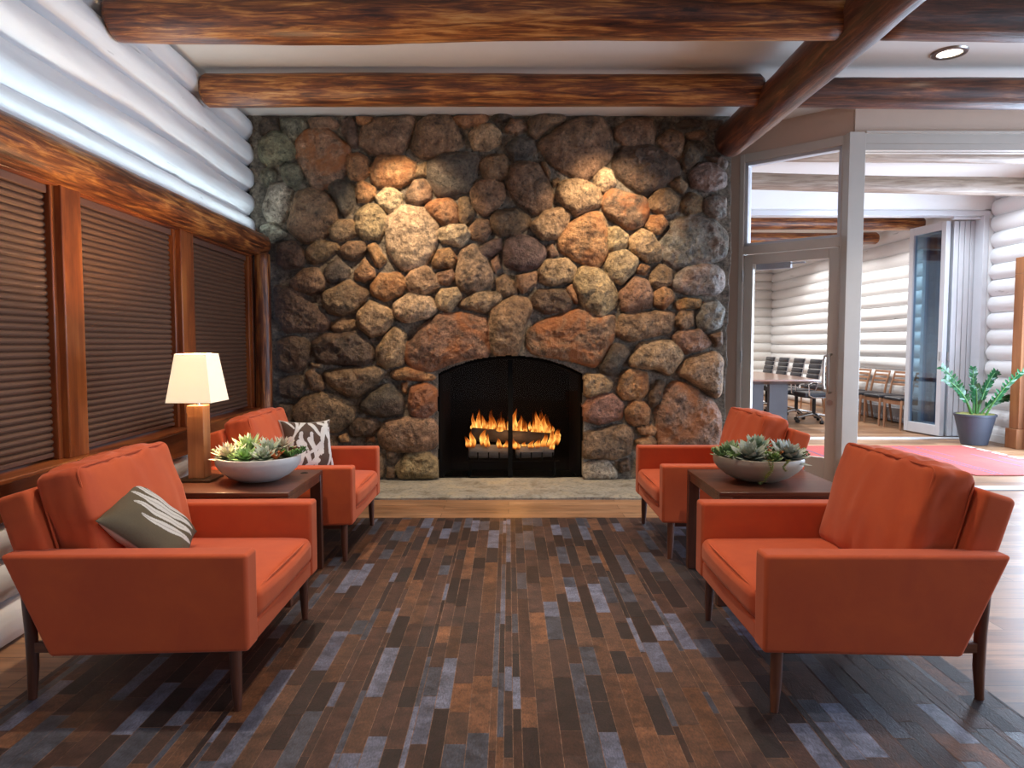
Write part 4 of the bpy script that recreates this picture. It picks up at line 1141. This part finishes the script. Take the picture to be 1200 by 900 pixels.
# ------------------------------------------------------------------ foyer rugs
def runner(label, x0, x1, stripes):
    t = thing('flatweave_runner', label, 'rug', ((x0+x1)/2, 7.70, 0), group='red runners in the foyer')
    hw = (x1-x0)/2
    b = B(); b.box(-hw, hw, -.98, .97, .001, .009); b.done('weave', M['redrug'], t, bevel=.002)
    b = B()
    for (xx, ya, yb) in stripes: b.box(xx-.013, xx+.013, ya, yb, .009, .0098)
    b.done('stripe', M['rugstripe'], t, smooth=0)
    for i in range(7):
        y = -.85 + i*.27
        b = B(); b.box(hw-.035, hw+.02, y, y+.20, .009, .0105); tb_ = b.done('pale_tab', M['rugtab'], t, smooth=0)
        for q_ in (y-.012, y+.212):
            b = B(); b.box(hw-.035, hw+.02, q_-.010, q_+.010, .009, .0105); b.done('dark_tab', M['rugtabd'], tb_, smooth=0)
runner('red flatweave runner nearest the log wall and potted plant', 4.545, 5.70, ((-.36,-.95,.90), (-.29,-.95,.9), (-.10,.1,.85), (.22,-.5,.3), (.40,-.9,.1)))
runner('red flatweave runner in the foyer seen through the glass door', 3.38, 4.50, ((-.36,-.5,.90), (.20,-.95,.5), (.27,-.95,.5)))

# ------------------------------------------------------------------ potted ZZ plant
zp = thing('potted_plant', 'leafy green plant in a slate blue pot by the folded doors', 'plant', (5.93, 8.83, 0))
b = B(); b.lathe([(.14, 0), (.148, .006), (.19, .20), (.226, .362), (.236, .366), (.238, .392), (.222, .394), (.205, .37), (.0005, .37)], 48); b.done('pot', M['pot'], zp, smooth=40)
b = B()
c = b.v((0,0,.395)); N = 36; ring0 = None
for q_ in range(1, 6):
    ring = [b.v((.214*q_/5*math.cos(2*PI*i/N), .214*q_/5*math.sin(2*PI*i/N), .393+.012*mnoise.noise((i*1.3, q_*2.1, 0)))) for i in range(N)]
    for i in range(N):
        if ring0 is None: b.f([c, ring[i], ring[(i+1) % N]])
        else: b.f([ring0[i], ring[i], ring[(i+1) % N], ring0[(i+1) % N]])
    ring0 = ring
b.done('moss', M['moss'], zp, smooth=180)
zr = random.Random(8)
for (tx, ty, tz) in ((-.44,.0,.98), (-.46,-.10,.84), (-.25,.12,.80), (.02,.10,.96), (.20,-.05,.92), (.32,.10,.90), (.18,-.55,.96), (.30,-.16,.60), (-.10,-.14,.75), (.15,.15,.70)):
    b = B(True); p0 = Vector((tx*.12, ty*.3, .38)); p1 = Vector((tx, ty, tz)); md = p0.lerp(p1, .5)+Vector((-tx*.16, 0, .10)); pts = []
    for i in range(15):
        f_ = i/14; pts.append(p0*(1-f_)**2 + md*2*f_*(1-f_) + p1*f_*f_)
    b.tube(pts, [.013*(1-.75*i/14)+.001 for i in range(15)], 7, cols=[(.07,.20,.05)]*15)
    for i in range(4, 15):
        tg = (pts[i]-pts[i-1]).normalized(); sd = tg.cross(Vector((0,1,.2))).normalized()
        for s_ in (-1, 1):
            dd = sd*s_ + tg*.75 + Vector((0, zr.uniform(-.5,.5), 0)); k_ = zr.uniform(.7,1.3)
            leaf(b, pts[i], dd, (0,-1,.3), .088*(1-.25*i/14), .045*(1-.2*i/14), .006, .1, (.008*k_,.060*k_,.020*k_), (.020*k_,.125*k_,.038*k_), 5)
    b.done('leafy_stem', M['zz'], zp, smooth=60)

# ------------------------------------------------------------------ meeting room furniture
tb = thing('conference_table', 'long boat-shaped conference table on grey slab legs in the meeting room', 'table', (4.0, 12.6, 0))
b = B()
def boat(z, ins): return [(-(.80-ins)*1.0*(1-.12*abs(q_)**2)*1, q_*(2.1-ins)) for q_ in [i/10 for i in range(-10, 11)]] + [((.80-ins)*(1-.12*abs(q_)**2), q_*(2.1-ins)) for q_ in [i/10 for i in range(10, -11, -1)]]
R = []
for (z, ins) in ((.655, .28), (.70, .04), (.715, .0), (.74, .0)): R.append([b.v((p[0], p[1], z)) for p in boat(z, ins)])
b.rings(R)
b.done('tabletop', wood('table_walnut', 'y', [(.35, (.20,.08,.04)), (.65, (.34,.16,.09))], .12, 12, .1, .02, .6), tb, smooth=30)
for yy in (-1.7, -.2, 1.4):
    for (x0, x1) in ((-.25, -.01), (.08, .37)):
        b = B(); b.box(x0, x1, yy, yy+.10, 0, .69); b.done('slab_leg', M['grayped'], tb, bevel=.004)
def office_chair(label):
    t = thing('office_chair', label, 'office chair', group='black office chairs along the conference table')
    b = B(); rbox(b, .48, .48, .085, .03, (0,0,.012), 8, Matrix.Translation((.02,0,.455))); b.done('seat', M['black_leather'], t, smooth=180)
    b = B()
    for i in range(6):
        z0 = .50+i*.086; MM = Matrix.Translation((-.235-.018*i, 0, z0+.041)) @ Matrix.Rotation(math.radians(-12), 4, 'Y')
        rbox(b, .04, .455-.006*i, .082, .018, (.008,0,0), 5, MM)
    b.done('backrest', M['black_leather'], t, smooth=180)
    b = B()
    for s_ in (-1, 1): b.tube([(-.19, s_*.237, .43), (-.255, s_*.237, .56), (-.345, s_*.225, 1.005)], .010, 8)
    b.tube([(-.345, -.225, 1.005), (-.345, .225, 1.005)], .010, 8); b.done('back_frame', M['chrome'], t)
    for s_ in (-1, 1):
        b = B(); b.tube([(-.20, s_*.262, .42), (.12, s_*.262, .42), (.19, s_*.262, .45), (.20, s_*.262, .63), (.14, s_*.262, .665), (-.20, s_*.262, .655), (-.26, s_*.262, .63)], .012, 8); b.done('armrest', M['chrome'], t)
    b = B(); b.tube([(0,0,.10), (0,0,.42)], .028, 12); b.box(-.12, .12, -.10, .10, .395, .42); b.done('gas_column', M['blackm'], t)
    b = B()
    for i in range(5):
        a = 2*PI*i/5+.3; b.tube([(0,0,.13), (.10*math.cos(a), .10*math.sin(a), .125), (.31*math.cos(a), .31*math.sin(a), .085)], [.03,.024,.016], 8)
    st = b.done('star_base', M['chrome'], t)
    for i in range(5):
        a = 2*PI*i/5+.3; c_ = Vector((.31*math.cos(a), .31*math.sin(a), .03)); s_ = Vector((-math.sin(a), math.cos(a), 0))*.022
        b = B(); b.tube([c_-s_, c_+s_], .03, 14); b.tube([c_, c_+Vector((0,0,.05))], .008, 6); b.done('caster', M['blackm'], st)
    return t
ocl = ['black high-back office chair at the near right corner of the conference table', 'second black office chair from the near end of the conference table', 'middle black office chair of the five along the conference table', 'fourth black office chair from the near end of the conference table', 'black office chair deepest in the meeting room, beside the glass door\'s hinge edge']
oc = office_chair(ocl[0]); ys = [11.35, 12.05, 12.75, 13.45, 14.15]
oc.location = (4.98, ys[0], 0); oc.rotation_euler = (0,0,PI)
for i in range(1, 5): dup(oc, (4.98, ys[i], 0), PI, ocl[i])
def slat_chair(label):
    t = thing('slat_back_chair', label, 'chair', group='slat-back chairs lined along the log wall')
    b = B(); rbox(b, .44, .47, .05, .02, (0,0,.010), 6, Matrix.Translation((.0,0,.455))); b.done('seat', M['black_leather'], t, smooth=180)
    b = B(); b.box(.17, .20, -.21, .21, .37, .43); b.box(-.20, -.17, -.21, .21, .37, .43); b.box(-.20, .20, -.222, -.20, .37, .43); b.box(-.20, .20, .20, .222, .37, .43); b.done('apron', M['oak'], t, bevel=.003)
    for s_ in (-1, 1):
        b = B(); b.tube([(.20, s_*.225, 0), (.195, s_*.225, .25), (.19, s_*.225, .44)], [.014,.018,.020], 10); b.done('leg', M['oak'], t)
        b = B(); b.tube([(-.25, s_*.22, 0), (-.205, s_*.22, .30), (-.20, s_*.22, .46), (-.235, s_*.22, .66), (-.285, s_*.222, .835)], [.014,.018,.019,.017,.013], 10); b.done('leg', M['oak'], t)
    for z in (.63, .695, .76, .82):
        x = -.20-(z-.46)*.225; pts = [(x-.022*(1-(q_/4)**2), q_/4*.22, z) for q_ in range(-4, 5)]
        b = B()
        R = [[b.v((p[0]-.008, p[1], p[2]-.017)), b.v((p[0]+.008, p[1], p[2]-.017)), b.v((p[0]+.004, p[1], p[2]+.017)), b.v((p[0]-.012, p[1], p[2]+.017))] for p in pts]
        b.rings(R); b.done('back_slat', M['oak'], t, bevel=.003)
    return t
scl = ['slat-back wooden chair whose back stands clear just left of the folded door leaves', 'slat-back wooden chair in the middle of the three between the grey post and folded door', 'slat-back wooden chair half hidden by the right edge of the grey post', 'slat-back wooden chair seen through the glass door beside its handle', 'slat-back wooden chair deepest along the log wall, left of the door handle']
s0_ = slat_chair(scl[0]); s0_.location = (5.985, 11.08, 0); s0_.rotation_euler = (0,0,PI)
for i, yy in ((1, 11.68), (2, 12.28), (3, 12.98), (4, 13.55)): dup(s0_, (5.985, yy, 0), PI, scl[i])
dup(s0_, (5.985, 10.48, 0), PI, 'slat-back wooden chair mostly hidden behind the folded door leaves')
ht = thing('baseboard_heater', 'low grey heater along the log wall behind the slat-back chairs', 'heater', (6.305, 11.6, 0))
b = B(); b.box(-.04, .045, -1.3, 1.5, .02, .24); b.done('cabinet', M['grille'], ht, bevel=.006)
b = B()
for i in range(46): b.box(-.046, -.038, -1.25+i*.058, -1.22+i*.058, .06, .10)
b.done('grille', M['alub'], ht, smooth=0)
for yy in (-1.2, 1.4):
    b = B(); b.box(-.03, .03, yy-.03, yy+.03, 0, .02); b.done('foot', M['grille'], ht)

# ------------------------------------------------------------------ lights
def light(name, ty, loc, energy, color, rot=None, to=None, **k):
    L = bpy.data.lights.new(name, ty); L.energy = energy; L.color = color
    for a, c_ in k.items(): setattr(L, a, c_)
    o = bpy.data.objects.new(name, L); COL.objects.link(o); o.location = loc
    if to is not None: o.rotation_euler = (Vector(to)-Vector(loc)).to_track_quat('-Z', 'Y').to_euler()
    return o
WARM = (1,.74,.48); NEUT = (1,.85,.68); COOL = (.72,.92,1.0); DAY = (.62,.78,1.0)
# accent spots on the stones
for (x, tx) in ((-.90, -.88), (.86, .86)):
    light('stone_spot', 'SPOT', (x, 5.64, 3.28), 210, WARM, to=(tx, 6.40, 1.95), spot_size=math.radians(78), spot_blend=.9, shadow_soft_size=.035)
# room downlights
for (x, y, e_) in ((-1.15, 2.85, 150), (1.15, 2.85, 120), (0, 2.0, 90), (-1.1, 4.5, 110), (1.1, 4.5, 70), (0, 5.0, 150)):
    light('room_downlight', 'SPOT', (x, y, 3.28), e_, NEUT, to=(x, y-.1, 0), spot_size=math.radians(82), spot_blend=.75, shadow_soft_size=.05)
light('right_downlight', 'SPOT', (3.10, 5.03, 3.30), 90, NEUT, to=(3.1, 5.03, 0), spot_size=math.radians(90), spot_blend=.7, shadow_soft_size=.06)
# cool strip on top of the header log washing the white logs upwards
st = light('log_strip_light', 'AREA', LW(4.2, .075, 2.285), 9, COOL, shape='RECTANGLE', size=.04, size_y=4.2)
st.rotation_euler = (PI, math.radians(18), math.atan(.028))
# daylight through the right-hand windows
light('window_daylight', 'AREA', (6.95, 2.6, 1.4), 260, DAY, to=(0, 2.6, 1.0), shape='RECTANGLE', size=5.6, size_y=2.2)
for (x, y) in ((3.6, 2.4), (4.4, 4.2)):  # added overhead cool spots, no skylight, to brighten the floor at right
    light('floor_fill_spot', 'SPOT', (x, y, 3.28), 330, (.62,.78,1.0), to=(x+.2, y, 0), spot_size=math.radians(75), spot_blend=.8, shadow_soft_size=.3)
light('doorway_daylight', 'AREA', (6.30, 7.30, 1.15), 290, DAY, to=(3, 7.3, 1.3), shape='RECTANGLE', size=1.75, size_y=2.0)
for (x, y) in ((2.6, 8.6), (4.2, 8.7), (3.4, 6.55), (5.6, 8.6)):  # unseen fill spots added under the foyer ceiling to brighten the foyer
    light('foyer_fill_spot', 'SPOT', (x, y, 3.29), 110, (.82,.91,1), to=(x, y, 0), spot_size=math.radians(140), spot_blend=.6, shadow_soft_size=.08)
for (x, y) in ((2.6, 11.2), (5.3, 11.2), (5.3, 12.5), (3.4, 14), (5.4, 14.2), (4.4, 15.6)):
    light('meeting_downlight', 'SPOT', (x, y, 3.25), 170, (1,.97,.92), to=(x, y, 0), spot_size=math.radians(140), spot_blend=.6, shadow_soft_size=.08)
light('fire_glow', 'POINT', (.03, 6.50, .50), 4, (1,.42,.10), shadow_soft_size=.15)

w = bpy.data.worlds.new('World'); sc.world = w; w.use_nodes = True
bg = w.node_tree.nodes['Background']; bg.inputs[0].default_value = (.55,.70,1,1); bg.inputs[1].default_value = .6

# ------------------------------------------------------------------ camera
cam = bpy.data.cameras.new('camera'); co = bpy.data.objects.new('camera', cam); COL.objects.link(co)
cam.sensor_fit = 'HORIZONTAL'; cam.sensor_width = 36; cam.lens = F/1200*36; cam.clip_start = .05; cam.clip_end = 100
co.location = (0, 0, CH)
co.rotation_euler = (PI/2 - math.atan((450-VY)/F), 0, -math.atan((600-VX)/F))
sc.camera = co
sc.view_settings.view_transform = 'Standard'; sc.view_settings.look = 'None'; sc.view_settings.gamma = 1; sc.view_settings.exposure = 0
sc.view_settings.use_curve_mapping = False
sc.cycles.max_bounces = 8; sc.cycles.transparent_max_bounces = 24
